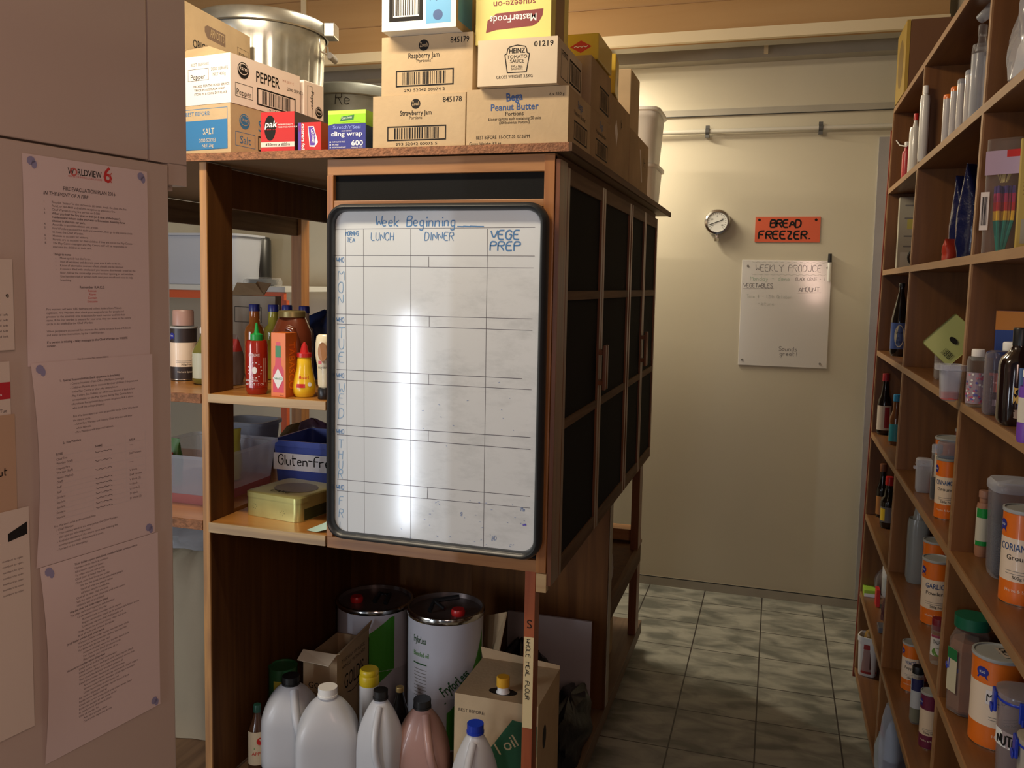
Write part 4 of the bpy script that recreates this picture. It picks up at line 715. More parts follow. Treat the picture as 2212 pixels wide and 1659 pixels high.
def clipbox(label, x, y, z, r, h, m, lidm, n=3, sy=1, text=None, fill=None, da=0, rz=0):
    t = thing('clip_container', label, 'container', (x, y, z), rz); b = MB(); b.lathe([(r*.80, 0), (r*.84, .006), (r*.94, h*.86), (r*.97, h*.93)], m, n=n, sy=sy, seg=40, cap1=False); b.build('body', t)
    b = MB(); b.lathe([(r*.97, h*.90), (r*1.0, h*.90)], BLUECLIP, n=n, sy=sy, seg=40, cap0=False, cap1=False); b.lathe([(r*1.0, h*.90), (r*1.02, h*.915), (r*1.0, h*.93)], BLUECLIP, n=n, sy=sy, seg=40, cap0=False, cap1=False); b.build('seal', t)
    b = MB(); b.lathe([(r*1.0, h*.93), (r*1.02, h*.94), (r*.98, h*.985), (r*.8, h), (.001, h*1.005)], lidm, n=n, sy=sy, seg=40, cap0=False); b.build('lid', t)
    for a in (math.pi*.97, math.pi*1.47, 0, math.pi*.5):
        q = (abs(math.cos(a))**n+abs(math.sin(a))**n)**(-1/n); c = Vector((r*1.03*q*math.cos(a), r*1.03*q*math.sin(a)*sy, 0)); b = MB(); Tn = Vector((-math.sin(a), math.cos(a), 0)); Nn = Vector((math.cos(a), math.sin(a), 0))
        b.box(-.014, .014, -.002, .004, h*.74, h*.97, BLUECLIP, T=lambda p: c+Tn*p[0]+Nn*p[1]+Vector((0, 0, p[2]))); b.box(-.010, .010, .004, .008, h*.72, h*.80, BLUECLIP, T=lambda p: c+Tn*p[0]+Nn*p[1]+Vector((0, 0, p[2]))); b.build('clip', t, bevel=.002)
    if fill: b = MB(); b.lathe([(r*.77, .005), (r*.80, .01), (r*(.82+.1*fill[1]), h*fill[1])], fill[0], n=n, sy=sy, seg=40); b.build('contents', t)
    if text: C_ = cyl(0, 0, r*.93, face_cam(x, y)+da); b = MB(); b.rect(C_, -r*1.1, h*.40, r*1.1, h*.58, WHITE, 6, 14); b.hand(C_, text, -r*.85, h*.43, h*.11, INK, .0032, k=12, asp=.75); b.build('label', t)
    return t
def jug(label, x, y, z, r, top, m, capm, rz=0, sh=.55, n=4, neckr=.27, liq=None, handle=True, sy=.8, group=None, body_m=None):
    h = top-z; t = thing('plastic_jug', label, 'jug', (x, y, z), rz, group); b = MB(); cap = .028; H = h-cap
    r *= 1.06; prof = [(r*.93, 0, n), (r, .01, n), (r, H*.3, n), (r, H*sh*.92, n), (r*.99, H*sh, n), (r*.93, H*(sh+(1-sh)*.25), n*.85), (r*.76, H*(sh+(1-sh)*.55), 2.8), (r*.48, H*(sh+(1-sh)*.84), 2.1), (neckr*r, H*.965, 2), (neckr*r, H, 2)]
    b.lathe(prof, m, sy=sy, seg=44, n=n); b.build('body', t, sub=1)
    b = MB(); cr = neckr*r*1.12; b.rings([[((cr*(1+.03*(j % 2)))*math.cos(2*math.pi*j/40), (cr*(1+.03*(j % 2)))*math.sin(2*math.pi*j/40), H-.004+zz) for j in range(40)] for zz in (0, .022)], capm, False); b.lathe([(cr*1.08, H-.008), (cr*1.08, H-.002)], capm, seg=30); b.build('cap', t)
    if handle:
        q = []; 
        for i in range(11): f = i/10; q.append((r*(.18+.45*f), -r*sy*(.40+.86*math.sin(min(1, f*1.15)*math.pi*.66)), H*(.93-.52*f)))
        b = MB(); b.tube(q, [r*.15]*11, m, 12); b.build('handle', t)
    if liq: b = MB(); b.lathe([(r*.9, .004, n), (r*.96, .014, n), (r*.96, H*liq[1], n)], liq[0], sy=sy*.98, seg=44); b.build('contents', t)
    return t
# ================= left bay, upper shelf =================
Z1 = 1.3255
x, y, r = base(532, 578, 853, Z1); SRI = mat('chilli_sauce', (.33, .018, .008), .18, coat=.6)
def sri(b, F, W, H):
    b.text(F, 'HOT CHILI SAUCE', -W*.1, H*.9, H*.07, WHITE, al='c', w=W*.4)
    for a in range(14): an = 2*math.pi*a/14; b.disc(F, -W*.08+H*.19*math.cos(an), H*.5+H*.22*math.sin(an), .0018, .0018, WHITE, 4, 6)
    b.disc(F, -W*.08, H*.5, H*.07, H*.10, WHITE, 3, 14); b.text(F, 'SRIRACHA\nNET WT 17 OZ', -W*.1, H*.18, H*.06, WHITE, al='c', k=3); b.stroke(F, [(W*.26, H*.85), (W*.26, H*.15)], .004, mat('faint_pink', (.5, .25, .2), .5)); b.stroke(F, [(W*.34, H*.85), (W*.34, H*.15)], .004, MATS['faint_pink'])
bottle('sauce_bottle', 'red chilli sauce bottle with green pointed cap on the upper left shelf', x, y, Z1, r, ztop(555, 700, x, y)-Z1, SRI, GREEN, neck=.42, sh=.70, caph=.27, hn=.08, capr=1.35, nozzle=.058, labm=SRI, lab=(.10, .60), draw=sri)
P = onZ(582, 857, Z1); P2 = onZ(617, 859, Z1); Wt = (P2-P).length*.98; ht = onY(617, 720, P2.y).z-Z1; TBR = mat('tabasco_side', (.50, .11, .015), .4)
def taba(b, F, W, H):
    b.shape(F, [(W*.12, H*.07), (W*.88, H*.07), (W*.88, H*.42), (W*.72, H*.50), (W*.70, H*.62), (W*.30, H*.62), (W*.28, H*.50), (W*.12, H*.42)], mat('tab_red', (.65, .03, .07), .35)); b.rect(F, W*.30, H*.62, W*.68, H*.80, mat('tab_green', (.03, .22, .08), .4), 2); b.rect(F, W*.34, H*.80, W*.64, H*.86, MATS['tab_red'], 2)
    b.shape(F, [(W*.48, H*.12), (W*.86, H*.29), (W*.48, H*.45), (W*.12, H*.29)], WHITE, 4); b.text(F, 'TABASCO', W*.5, H*.275, H*.03, MATS['tab_green'], al='c', w=W*.62, k=6, bold=1); b.text(F, '150 mL', W*.75, H*.02, H*.018, INK, al='c', k=3)
def tabr(b, R, D, H): b.rect(R, 0, 0, D, H, TBR, 1); b.text(R, 'TABASCO', D*.28, H*.86, D*.52, ORANGE, rot=-math.pi/2, w=H*.74, k=4, bold=2)
carton('orange hot pepper sauce box between the chilli bottle and the mustard', P2.x, P2.y, Z1, Wt, .05, ht, m=ORANGE, front=taba, right=tabr, name='box', cat='box', bevel=.001, rz=math.radians(-6))
x, y, r = base(633, 682, 859, Z1); MUS = mat('mustard_yellow', (.88, .56, .02), .3, coat=.4)
def mus(b, F, W, H): b.rect(F, -W*.02, H*.86, W*.22, H*.95, RED, 2, 4); b.text(F, 'American', -W*.02, H*.62, H*.12, RED, al='c', w=W*.3, k=3); b.text(F, 'Mustard', -W*.02, H*.44, H*.16, RED, al='c', w=W*.38, k=3, bold=2); b.rect(F, -W*.28, H*.05, W*.02, H*.22, RED, 2, 5); b.disc(F, W*.18, H*.2, .006, .006, WHITE, 4)
t = thing('mustard_bottle', 'yellow squeeze mustard bottle with red pointed cap on the upper left shelf', 'bottle', (x, y, Z1)); h = ztop(657, 739, x, y)-Z1
b = MB(); b.lathe([(r*.8, 0), (r, .012), (r*1.02, h*.18), (r*.9, h*.32), (r*.66, h*.55), (r*.60, h*.72), (r*.55, h*.735)], MUS); b.build('body', t)
b = MB(); b.lathe([(r*.66, h*.725), (r*.66, h*.80), (r*.38, h*.81), (r*.26, h*.93), (r*.08, h)], RED, seg=24); b.build('cap', t)
C0 = lambda X, Y, e=0: Vector(((r*(1.0-.42*min(1, max(0, (Y+h*.16)/h-.18)/.37))+.0015+e)*math.cos(face_cam(x, y)+X/r), (r*(1.0-.42*min(1, max(0, (Y+h*.16)/h-.18)/.37))+.0015+e)*math.sin(face_cam(x, y)+X/r), Y+h*.16))
b = MB(); mus(b, C0, r*2.6, h*.40); b.build('label', t)
x, y, r = base(680, 722, 864, Z1); h = ztop(700, 722, x, y)-Z1; MAY = mat('mayo_cream', (.80, .72, .50), .25, coat=.4)
t = thing('mayonnaise_bottle', 'upside-down cream mayonnaise squeeze bottle with black cap, half behind the whiteboard', 'bottle', (x, y, Z1)); b = MB(); b.lathe([(r*.66, 0), (r*.7, .002), (r*.7, h*.16), (r*.6, h*.18)], BLACK); b.build('cap', t)
b = MB(); b.lathe([(r*.62, h*.18), (r*.72, h*.22), (r*.8, h*.5), (r*1.0, h*.68), (r*.98, h*.86), (r*.86, h*.97), (r*.6, h)], MAY, sy=.7); b.build('body', t)
b = MB(); C_ = cyl(0, 0, r*.98, face_cam(x, y)); b.disc(C_, -.006, h*.74, .014, .026, mat('burger_print', (.42, .2, .08), .5), 1); b.rect(C_, -.018, h*.55, -.008, h*.60, RED, 2); b.text(C_, 'mayonnaise', 0, h*.48, .008, INK, al='c', w=.036); b.build('label', t)
for i, (u0, u1, vt, c, lb) in enumerate(((530, 572, 657, (.45, .13, .02), 'blue-capped bottle of orange cordial, leftmost of the four at the back of the shelf'), (571, 612, 658, (.42, .40, .05), 'blue-capped bottle of yellow cordial behind the hot sauce box'), (601, 641, 659, (.40, .33, .20), 'blue-capped bottle right behind the brown sauce jar'), (637, 678, 661, (.45, .42, .36), 'blue-capped clear bottle, rightmost of the four behind the mustard'))):
    x, y, r = atY(u0, u1, 2.50, 1.4); h = onY((u0+u1)/2, vt, 2.5).z-Z1
    bottle('cordial_bottle', lb, x, y, Z1, r*.96, h, mat('cordial%d' % i, c, .15, alpha=.92, coat=.4), mat('cap_navy', (.02, .03, .22), .35), neck=.52, sh=.62, caph=.09, hn=.15, capr=1.12, n=2.4, group='blue-capped bottles at the back of the shelf')
x, y, r = atY(588, 675, 2.33, 1.4); h = onY(630, 671, 2.33).z-Z1; SAU = mat('brown_sauce', (.15, .035, .015), .2, coat=.5)
t = thing('sauce_jar', 'big brown sauce jar with gold lid and moulded handle behind the hot sauce box', 'jar', (x, y, Z1)); b = MB(); b.lathe([(r*.85, 0), (r*.95, .015), (r, h*.5), (r*.96, h*.72), (r*.7, h*.88), (r*.62, h*.92)], SAU, n=2.6, sy=.8); b.build('body', t)
b = MB(); b.lathe([(r*.66, h*.915), (r*.68, h*.92), (r*.68, h*.985), (r*.62, h)], mat('gold_lid', (.30, .24, .10), .35, metal=.6)); b.build('lid', t)
b = MB(); b.tube([(r*.25, -r*.82, h*.78), (r*.55, -r*.86, h*.76), (r*.72, -r*.78, h*.62), (r*.74, -r*.74, h*.42)], .011, SAU, 10); b.build('handle', t)
p0 = onY(470, 700, 2.66); p1 = onY(622, 640, 2.66)
carton('dim grey-brown carton with printed frames behind the blue-capped bottles', p1.x, 2.58, Z1, .30, .04, p1.z-Z1, m=mat('dim_card', (.30, .26, .20), .8), front=lambda b, F, W, H: [b.frame(F, W*.06, H*.62, W*.34, H*.84, .002, INK), b.frame(F, W*.46, H*.66, W*.82, H*.86, .002, INK)], bevel=.002)
b = MB(); q = [onY(500, 637, 2.60), onY(512, 611, 2.66), onY(552, 613, 2.66), onY(556, 609, 2.68), onY(585, 613, 2.68), onY(570, 638, 2.60)]; b.add([p-q[0] for p in q], [tuple(range(6))], CARDD); tag(b.build('cardboard_flap', loc=q[0], solid=.003), 'raised dark cardboard flap on the carton behind the blue-capped bottles', 'cardboard')
x, y, r = atY(478, 528, 2.32, 1.4); pouch('food_packet', 'dark red and grey food packet standing in the shade beside the post', x, y, Z1, r*2, .06, .155, mat('packet_dark', (.10, .07, .06), .5), rz=-.5, band=mat('packet_red', (.30, .02, .015), .4), draw=lambda b, F, W, H: b.text(F, 'KABABS', W*.5, H*.5, .014, mat('packet_gold', (.35, .2, .08), .5), al='c'))
x, y, r = atY(422, 486, 2.30, 1.4); bottle('cordial_bottle', 'pale green-labelled bottle half hidden behind the worn shelf post', x-.01, y, Z1, r*.95, .175, mat('olive_liquid', (.16, .15, .03), .2, coat=.4), WPL, neck=.4, sh=.55, labm=mat('pale_label', (.50, .52, .40), .5), lab=(.1, .55))
x, y, r = atY(388, 420, 2.36, 1.4); tt = tin('dark tin stacked under a pale one, seen between fridge and post', x-.01, y, Z1, .042, .17, band=mat('dark_tin', (.03, .02, .02), .4), sub='', word='')
tag(MB().lathe([(.033, 0), (.033, .045), (.03, .05)], mat('pink_tin', (.40, .24, .2), .4)).build('tub', loc=(x-.01, y, Z1+.175)), 'small pinkish tub on top of the dark tin by the fridge', 'tub')
lump('plastic_bag', 'dark blue bulging plastic bag at the back of the shelf, beside the whiteboard edge', 'bag', onY(716, 700, 2.62).x, 2.60, Z1, .20, .16, .225, mat('navy_bag', (.01, .025, .10), .35), 4, sp=.3)
# worktop beyond with storage tub
RED2 = mat('orange_enamel', (.60, .10, .03), .4)
t = thing('side_bench', 'white bench top with orange-red steel frame beyond the island', 'bench', (-3.1, 4.4, 0)); L0 = Vector(t.location)
sub0(MB().box(-3.9, -2.56, 4.12, 4.65, 1.585, 1.615, mat('bench_white', (.62, .62, .60), .5))).build('top', t, bevel=.002); sub0(MB().box(-3.9, -2.57, 4.125, 4.15, 1.54, 1.584, RED2)).build('front_rail', t)
sub0(MB().box(-2.605, -2.57, 4.15, 4.18, 0, 1.539, RED2)).build('leg', t); sub0(MB().box(-3.9, -3.86, 4.15, 4.18, 0, 1.539, RED2)).build('leg', t); sub0(MB().box(-3.86, -2.61, 4.15, 4.62, 1.0, 1.02, RED2)).build('shelf', t)
c = onY(521, 600, 4.16); TG = mat('tub_grey_blue', (.50, .53, .62), .4)
tub('large pale blue-grey storage tub on the bench beyond the island', c.x-.33, 4.31, 1.6155, .58, .33, .29, TG, taper=.93, n=7, rim=.02)
x, y, r = atY(522, 556, 4.40, 1.7); tag(MB().lathe([(r*1.5, 0), (r*1.5, .02), (r*1.45, .27), (r*1.2, .29)], mat('kettle_black', (.014, .014, .014), .3)).build('canister', loc=(x-.03, 4.56, 1.6155)), 'black cylinder canister beside the storage tub on the far bench', 'canister')
t = thing('wrapped_plates', 'stack of white plates wrapped in clear film on the bench beyond the island', 'plates', (onY(540, 600, 4.2).x+.07, 4.22, 1.6155))
for i in range(6): MB().lathe([(.05, 0), (.095, .008), (.10, .009)], WPL, c=(0, 0, .006*i)).build('plate', t)
MB().lathe([(.104, 0), (.108, .02), (.10, .045), (.02, .05)], CLR).build('film', t)
# ================= left bay, lower shelf =================
Z2 = .9505
t = thing('storage_crate', 'clear plastic crate with a dull red base and mixed packets on the lower left shelf', 'crate', (-1.80, 2.40, Z2)); b = MB()
b.rings([rr_ := [(p[0], p[1], 0) for p in rrect(-.155, .155, -.17, .17, .03)], [(p[0]*1.0, p[1], .03) for p in rrect(-.158, .158, -.172, .172, .03)]], mat('crate_red', (.35, .10, .09), .4)); b.build('base', t)
b = MB(); b.rings([[(p[0], p[1], zz) for p in rrect(-.157-q_, .157+q_, -.171-q_, .171+q_, .03)] for zz, q_ in ((.03, 0), (.145, .012), (.146, .018), (.156, .018))], FROST, True, False, False); b.build('walls', t)
x0_ = -1.80
for i, (dx, dy, w_, h_, c, nm, lb) in enumerate(((-.08, -.08, .1, .15, (.07, .17, .03), 'salad_packet', 'green packet sticking out of the clear crate by the fridge'), (-.07, -.13, .08, .11, (.45, .03, .02), 'food_packet', 'red packet at the front of the clear crate by the fridge'), (.07, .02, .10, .17, (.40, .38, .06), 'food_packet', 'yellow-ended packet in the clear crate next to the post'), (.02, .10, .12, .13, (.30, .3, .34), 'food_packet', 'grey-white packet at the back of the clear crate'))):
    pouch(nm, lb, x0_+dx, 2.40+dy, Z2+.034, w_, .05, h_, mat('pk%d' % i, c, .4), rz=i*.5, seed=i+3)
P = onY(540, 980, 2.66); tub('tall smoky clear tub standing behind the crate on the lower left shelf', onY(540, 940, 2.76).x, 2.76, Z2, .19, .16, onY(540, 912, 2.7).z-Z2, clear('smoke_plastic', (.55, .58, .65), .35, .2), n=5, taper=.85)
pl = onY(588, 1000, 2.60); BLB = mat('blue_tub', (.06, .10, .42), .3); zt_ = onY(600, 950, 2.60).z-Z2; W_ = .36
t = thing('blue_tub', 'blue plastic tub with a handwritten Gluten-Free label on the lower left shelf', 'tub', (pl.x+W_/2, 2.73, Z2)); b = MB()
b.rings([[(p[0]*k, p[1]*k, zz) for p in rrect(-W_/2, W_/2, -.13, .13, .02)] for zz, k in ((0, .95), (zt_*.85, 1), (zt_*.86, 1.035), (zt_, 1.04), (zt_, .99), (zt_*.5, .97))], BLB, True, True, True); b.build('body', t)
b = MB(); F = plane((-W_/2, -.1335, 0), (1, -.0, 0), (0, 0, 1)); b.rect(F, .008, zt_*.30, W_, zt_*.70, WHITE, 4)
for i in range(40):
    for j in range(8): b.disc(F, .012+i*.0088, zt_*(.33+.047*j), .0005, .0005, GREYI, 6, 4)
b.hand(F, 'Gluten-Free', .028, zt_*.42, zt_*.24, INK, .0038, k=8, adv=.62, jit=.15); b.build('label', t)
for i, (u, v, c, lb) in enumerate(((610, 925, (.14, .09, .03), 'crumpled brown foil packet on top behind the blue tub'), (640, 915, (.10, .05, .09), 'dark purple-tipped packet behind the blue tub'))):
    p = onY(u, v, 2.80); lump('foil_packet', lb, 'packet', p.x, 2.92, 1.1155 if 0 else Z2, .18, .05, p.z-Z2, mat('foilp%d' % i, c, .3, bump=.5, bscale=30), i+9)
P = onZ(645, 1131, Z2); GT = mat('gold_tin', (.60, .57, .22), .3, metal=.6, vary=.15, vscale=12); h = onY(645, 1078, P.y).z-Z2
t = thing('biscuit_tin', 'square gold-green biscuit tin at the front edge of the lower left shelf', 'tin', (P.x, P.y, Z2), math.radians(-9)); w_, d_ = .205, .20
b = MB(); b.rings([[(p[0], p[1], zz) for p in rrect(-w_, 0, 0, d_, .022)] for zz in (0, .003, h*.80)], GT); F = plane((-w_, 0, 0), (1, 0, 0), (0, 0, 1))
for (fx, fz) in ((.04, .030), (.145, .022)):
    for k in range(6): b.disc(F, fx+.007*math.cos(k), fz+.007*math.sin(k), .0014, .0014, mat('flower_dark', (.12, .14, .03), .5), 2, 6)
R_ = plane((0, 0, 0), (0, 1, 0), (0, 0, 1)); b.rect(R_, .025, .002, .18, h*.5, mat('tin_dark_print', (.05, .06, .02), .4), 1)
b.build('body', t); b = MB(); b.rings([[(p[0], p[1], zz) for p in rrect(-w_-.0015-q, .0015+q, -.0015-q, d_+.0015+q, .023)] for zz, q in ((h*.78, 0), (h*.97, 0), (h, -.003), (h+.001, -.012))], GT); F = plane((-w_, 0, h+.0012), (1, 0, 0), (0, 1, 0)); b.disc(F, w_*.55, d_*.5, w_*.34, d_*.3, mat('lid_picture', (.14, .13, .08), .3), 2, 30); b.text(F, 'CAKE', w_*.5, .03, .02, INK, al='c', k=4); b.build('lid', t)
P = onZ(690, 1146, Z2); b = MB(); q = [(-.03, -.01, 0), (.03, -.02, .0), (.07, .0, .05), (.05, .02, .062), (.0, .005, .02)]
b.rings([[(-.035, -.012, .001), (-.02, .01, .001), (0, .012, .001), (-.01, -.015, .001)], [(.0, -.02, .001), (.01, .02, .02), (.03, .02, .03), (.03, -.015, .01)], [(.035, -.012, .012), (.04, .01, .05), (.055, .012, .055), (.06, -.008, .03)]], mat('tissue_green', (.45, .62, .52), .8)); tag(b.build('paper_napkin', loc=P), 'crumpled pale green napkin at the edge of the shelf beside the whiteboard', 'napkin')
# sacks seen between fridge and post
lump('sack', 'grey-white crumpled plastic sack low between the fridge and the post', 'sack', -1.86, 2.5, .7605, .36, .34, .13, mat('sack_grey', (.24, .24, .25), .5, bump=.8, bscale=18), 6)
lump('sack', 'cream cloth sack standing on the base shelf between the fridge and the post', 'sack', -1.86, 2.48, .1315, .38, .36, .625, mat('sack_cream', (.30, .25, .17), .8, bump=.6, bscale=14), 8, sp=.15)
# ================= bottom shelf =================
Z0 = .1305
HD = mat('milky_plastic', (.62, .63, .66), .38, alpha=.80, coat=.15); HD2 = mat('pinkish_plastic', (.42, .24, .20), .35, alpha=.9, coat=.3)
def jug_at(label, u0, u1, vt, y, m, capm, k=1, **kw):
    x, yy, r = atY(u0, u1, y, .3); P = onY((u0+u1)/2, vt, y); return jug(label, x, y, Z0, r*k, P.z, m, capm, **kw)
jug_at('tall translucent white jug with black cap, leftmost of the jugs under the whiteboard', 571, 684, 1452, 2.29, HD, BLACK, sh=.60, rz=.35, sy=.85)
jug_at('square-shouldered white jug with white cap, second jug from the left', 642, 776, 1476, 2.17, HD, WPL, sh=.62, n=7, handle=False, rz=.45, sy=.80, k=.93, liq=(mat('amber_liquid', (.35, .10, .03), .3), .12))
jug_at('white jug with black cap and dark liquid line, in the middle of the jugs', 779, 874, 1483, 2.19, HD, BLACK, sh=.55, rz=-.2, liq=(mat('dark_liquid', (.05, .05, .07), .3), .42))
jug_at('pink-brown tinted jug with black cap beside the oil carton', 862, 976, 1503, 2.25, HD2, BLACK, sh=.5, rz=.25)
jug_at('short rounded jug with bright blue cap in front of the oil carton', 983, 1093, 1556, 2.11, HD, mat('cap_blue', (.01, .04, .42), .3), sh=.35, n=2.5, rz=-.25, sy=1)
x, y, r = atY(532, 572, 2.24, .2); h = onY(555, 1521, 2.24).z-Z0
bottle('vinegar_bottle', 'cider vinegar bottle with cream label at the far left of the bottom shelf', x, y, Z0, r*.98, h, mat('cider_liquid', (.07, .03, .015), .2, coat=.5), mat('cap_dgreen', (.015, .07, .05), .4), neck=.36, sh=.55, caph=.11, labm=mat('cider_label', (.62, .52, .36), .5), lab=(.10, .62), draw=lambda b, F, W, H: [b.disc(F, .008, H*.72, .010, .012, RED, 3), b.rect(F, -.01, H*.48, .02, H*.54, GREEN, 3), b.text(F, 'APPLE', .003, H*.3, H*.1, RED, al='c', k=3)])
x, y, r = atY(580, 640, 2.40, .2); h = onY(610, 1436, 2.40).z-Z0
tt = tag(MB().lathe([(r, 0), (r, .002), (r, h*.99), (r*1.02, h*.99), (r*1.02, h), (r*.94, h), (r*.93, h*.98), (.001, h*.98)], mat('can_green', (.03, .13, .05), .35), mats=[TIN, MATS['can_green'] if 'can_green' in MATS else None, None, None, None, None, None]).rect(cyl(0, 0, r, face_cam(x, y)), -r*.7, h*.35, r*.35, h*.86, mat('can_yellow', (.50, .46, .05), .4), 2, 8).text(cyl(0, 0, r, face_cam(x, y)), 'Extra\nVirgin', -r*.15, h*.66, h*.10, INK, al='c', k=5, w=r*.8).build('oil_can', loc=(x, y, Z0)), 'dark green oil can with yellow label behind the left jug', 'can')
# gold's carton
xg = -1.275; P = onY(728, 1415, 2.42); zg = P.z; Q = onX(843, 1330, P.x)
t = thing('open_carton', 'open brown carton printed with curly lettering behind the white-capped jug', 'carton', (P.x, 2.42, Z0)); W_ = P.x-onY(655, 1405, 2.42).x; D_ = min(Q.y-2.42, .23); Hh = zg-Z0; k = .004; CB = CARDD
b = MB().box(-W_, 0, 0, k, 0, Hh, CB).box(-k, 0, k, D_, 0, Hh, CB).box(-W_, -W_+k, k, D_, 0, Hh*.9, CB).box(-W_, 0, D_-k, D_, 0, Hh*.9, CB).box(-W_, 0, 0, D_, 0, k, CB)
F = plane((-W_, 0, 0), (1, 0, 0), (0, 0, 1)); R_ = plane((0, 0, 0), (0, 1, 0), (0, 0, 1)); b.text(F, "GOLD'S", W_*.55, Hh*.60, .020, INK, al='c'); b.stroke(F, [(W_*.3, Hh*.56), (W_*.5, Hh*.53), (W_*.7, Hh*.56), (W_*.9, Hh*.52)], .0016, INK)
b.text(R_, "GOLD'S", D_*.52, Hh*.55, .052, INK, al='c', w=D_*.6); b.stroke(R_, [(D_*.3, Hh*.5), (D_*.5, Hh*.46), (D_*.7, Hh*.52), (D_*.85, Hh*.47)], .003, INK); b.text(R_, 'THIS WAY UP PLEASE\nHANDLE WITH CARE', D_*.5, Hh*.86, .012, INK, al='c'); b.build('body', t)
b = MB(); b.add([(-W_, 0, Hh), (0, 0, Hh), (-.005, -.045, Hh-.02), (-W_+.005, -.045, Hh-.015)], [(0, 1, 2, 3)], CARDP); b.build('flap', t, solid=.003)
b = MB(); b.add([(0, 0, Hh), (0, D_, Hh), (.01, D_, Hh+.03), (.01, .0, Hh+.004)], [(0, 1, 2, 3)], CARDD); b.build('flap', t, solid=.003)
x, y, r = atY(780, 822, 2.47, .3); h = onY(800, 1444, 2.47).z-Z0
t = thing('sauce_bottle', 'squeeze bottle with a tall stepped yellow cap behind the middle jug', 'bottle', (x, y, Z0)); b = MB(); b.lathe([(r, 0), (r, h*.78), (r*.9, h*.82)], WPL); b.build('body', t)
b = MB(); b.lathe([(r*1.0, h*.80), (r*1.02, h*.81), (r*1.02, h*.91), (r*.94, h*.925), (r*.98, h*.935), (r*.98, h*.98), (r*.85, h)], mat('yellow_cap', (.80, .58, .02), .35)); b.build('cap', t)
x, y, r = atY(848, 890, 2.44, .3); h = onY(869, 1484, 2.44).z-Z0; bottle('dark_bottle', 'slim dark bottle with a small gold cap between two jugs', x, y, Z0, r*.95, h, mat('dark_glass', (.008, .007, .006), .12, coat=.5), mat('gold_cap', (.55, .40, .16), .35, metal=.5), neck=.38, sh=.6, caph=.06)
# drums
DW = mat('drum_white', (.50, .50, .55), .38, coat=.2); GRP = mat('drum_green', (.05, .26, .02), .4); DG = mat('drum_dgreen', (.02, .09, .03), .4); LIDD = mat('drum_lid', (.16, .13, .125), .28, metal=.5)
def drum(label, u0, u1, vt, y, var):
    x, yy, r = atY(u0, u1, y, .5); h = onY((u0+u1)/2, vt, y+.02).z-Z0; t = thing('oil_drum', label, 'drum', (x, y, Z0), 0, 'large oil drums under the cupboard'); b = MB()
    b.lathe([(r*.985, 0), (r, .01), (r, h*.4), (r*1.005, h*.405), (r, h*.41), (r, h*.93), (r*1.005, h*.96)], DW, seg=56, cap1=False); C_ = cyl(0, 0, r, face_cam(x, y))
    if var: b.shape(C_, [(-r*.1+ (r*.9)*0, .0), (r*.95, 0), (r*.95, h*.86), (r*.75, h*.70), (r*.45, h*.55), (r*.05, h*.33), (r*.05, 0)], GRP, 2) if 0 else None
    n = 16
    for i in range(n):   # diagonal green field, cut in strips so it follows the drum
        X0, X1 = r*(-.9+1.9*i/n) if not var else r*(.05+1.2*i/n), r*(-.9+1.9*(i+1)/n) if not var else r*(.05+1.2*(i+1)/n)
        if var: f0, f1 = .30+.55*(i/n)**1.3, .30+.55*((i+1)/n)**1.3; q = [(X0, h*.02), (X1, h*.02), (X1, h*f1), (X0, h*f0)]
        else: f0, f1 = min(.93, .58+.5*(i/n)), min(.93, .58+.5*((i+1)/n)); q = [(X0, h*.55*(i/n)), (X1, h*.55*((i+1)/n)), (X1, h*f1), (X0, h*f0)]
        if not var and i > 11: continue
        b.shape(C_, q, GRP, 2)
    if var:
        b.text(C_, 'FryforLess', -r*.02, h*.42, h*.075, DG, w=r*.85, k=5, rot=.62, bold=2); b.stroke(C_, [(-r*.0, h*.37), (r*.6, h*.58)], .004, DG, 5); b.text(C_, 'FryforLess', -r*.95, h*.80, h*.05, DG, w=r*.42, k=5, bold=1); b.text(C_, 'Blended oil', -r*.95, h*.70, h*.035, GRP, w=r*.5, k=5); b.rect(C_, -r*.95, h*.64, -r*.5, h*.65, DG, 4, 4)
        for i in range(9): b.rect(C_, -r*.92, h*(.60-.025*i), -r*.5, h*(.605-.025*i), GREYI, 3, 4)
        b.text(C_, 'oil', r*.55, h*.20, h*.10, WHITE, k=6)
    else: b.text(C_, 'oil', -r*.45, h*.62, h*.07, WHITE, k=6, rot=.5)
    b.build('body', t)
    b = MB(); b.lathe([(r*1.02, h*.955), (r*1.035, h*.965), (r*1.035, h*.99), (r*1.02, h), (r*.97, h), (r*.96, h*.965), (.001, h*.965)], LIDD, seg=56, cap0=False, cap1=False, mats=[CHR, CHR, CHR, CHR, None, None]); b.build('lid', t)
    b = MB(); b.lathe([(.022, 0), (.024, .012), (.02, .02)], RED, c=(-r*.45 if not var else r*.42, -r*.2, h*.965)); b.build('spout', t)
    b = MB(); zz = h*.967
    if var: b.tube([(-r*.3, -r*.4, zz+.008), (-r*.3, -r*.1, zz+.03), (r*.3, r*.2, zz+.04)], .008, BLACK, 8); b.tube([(-r*.3, -r*.1, zz+.03), (r*.1, -r*.35, zz+.02)], .006, BLACK, 8)
    else: b.tube([(r*.1, -r*.25, zz+.01), (r*.12, r*.05, zz+.028), (r*.4, r*.05, zz+.028), (r*.42, -r*.25, zz+.01)], .009, BLACK, 8)
    b.build('handle', t)
drum('white and green oil drum, left of the two drums', 733, 893, 1286, 2.79, 0); drum('white oil drum with green lettering, right of the two drums', 888, 1050, 1303, 2.62, 1)
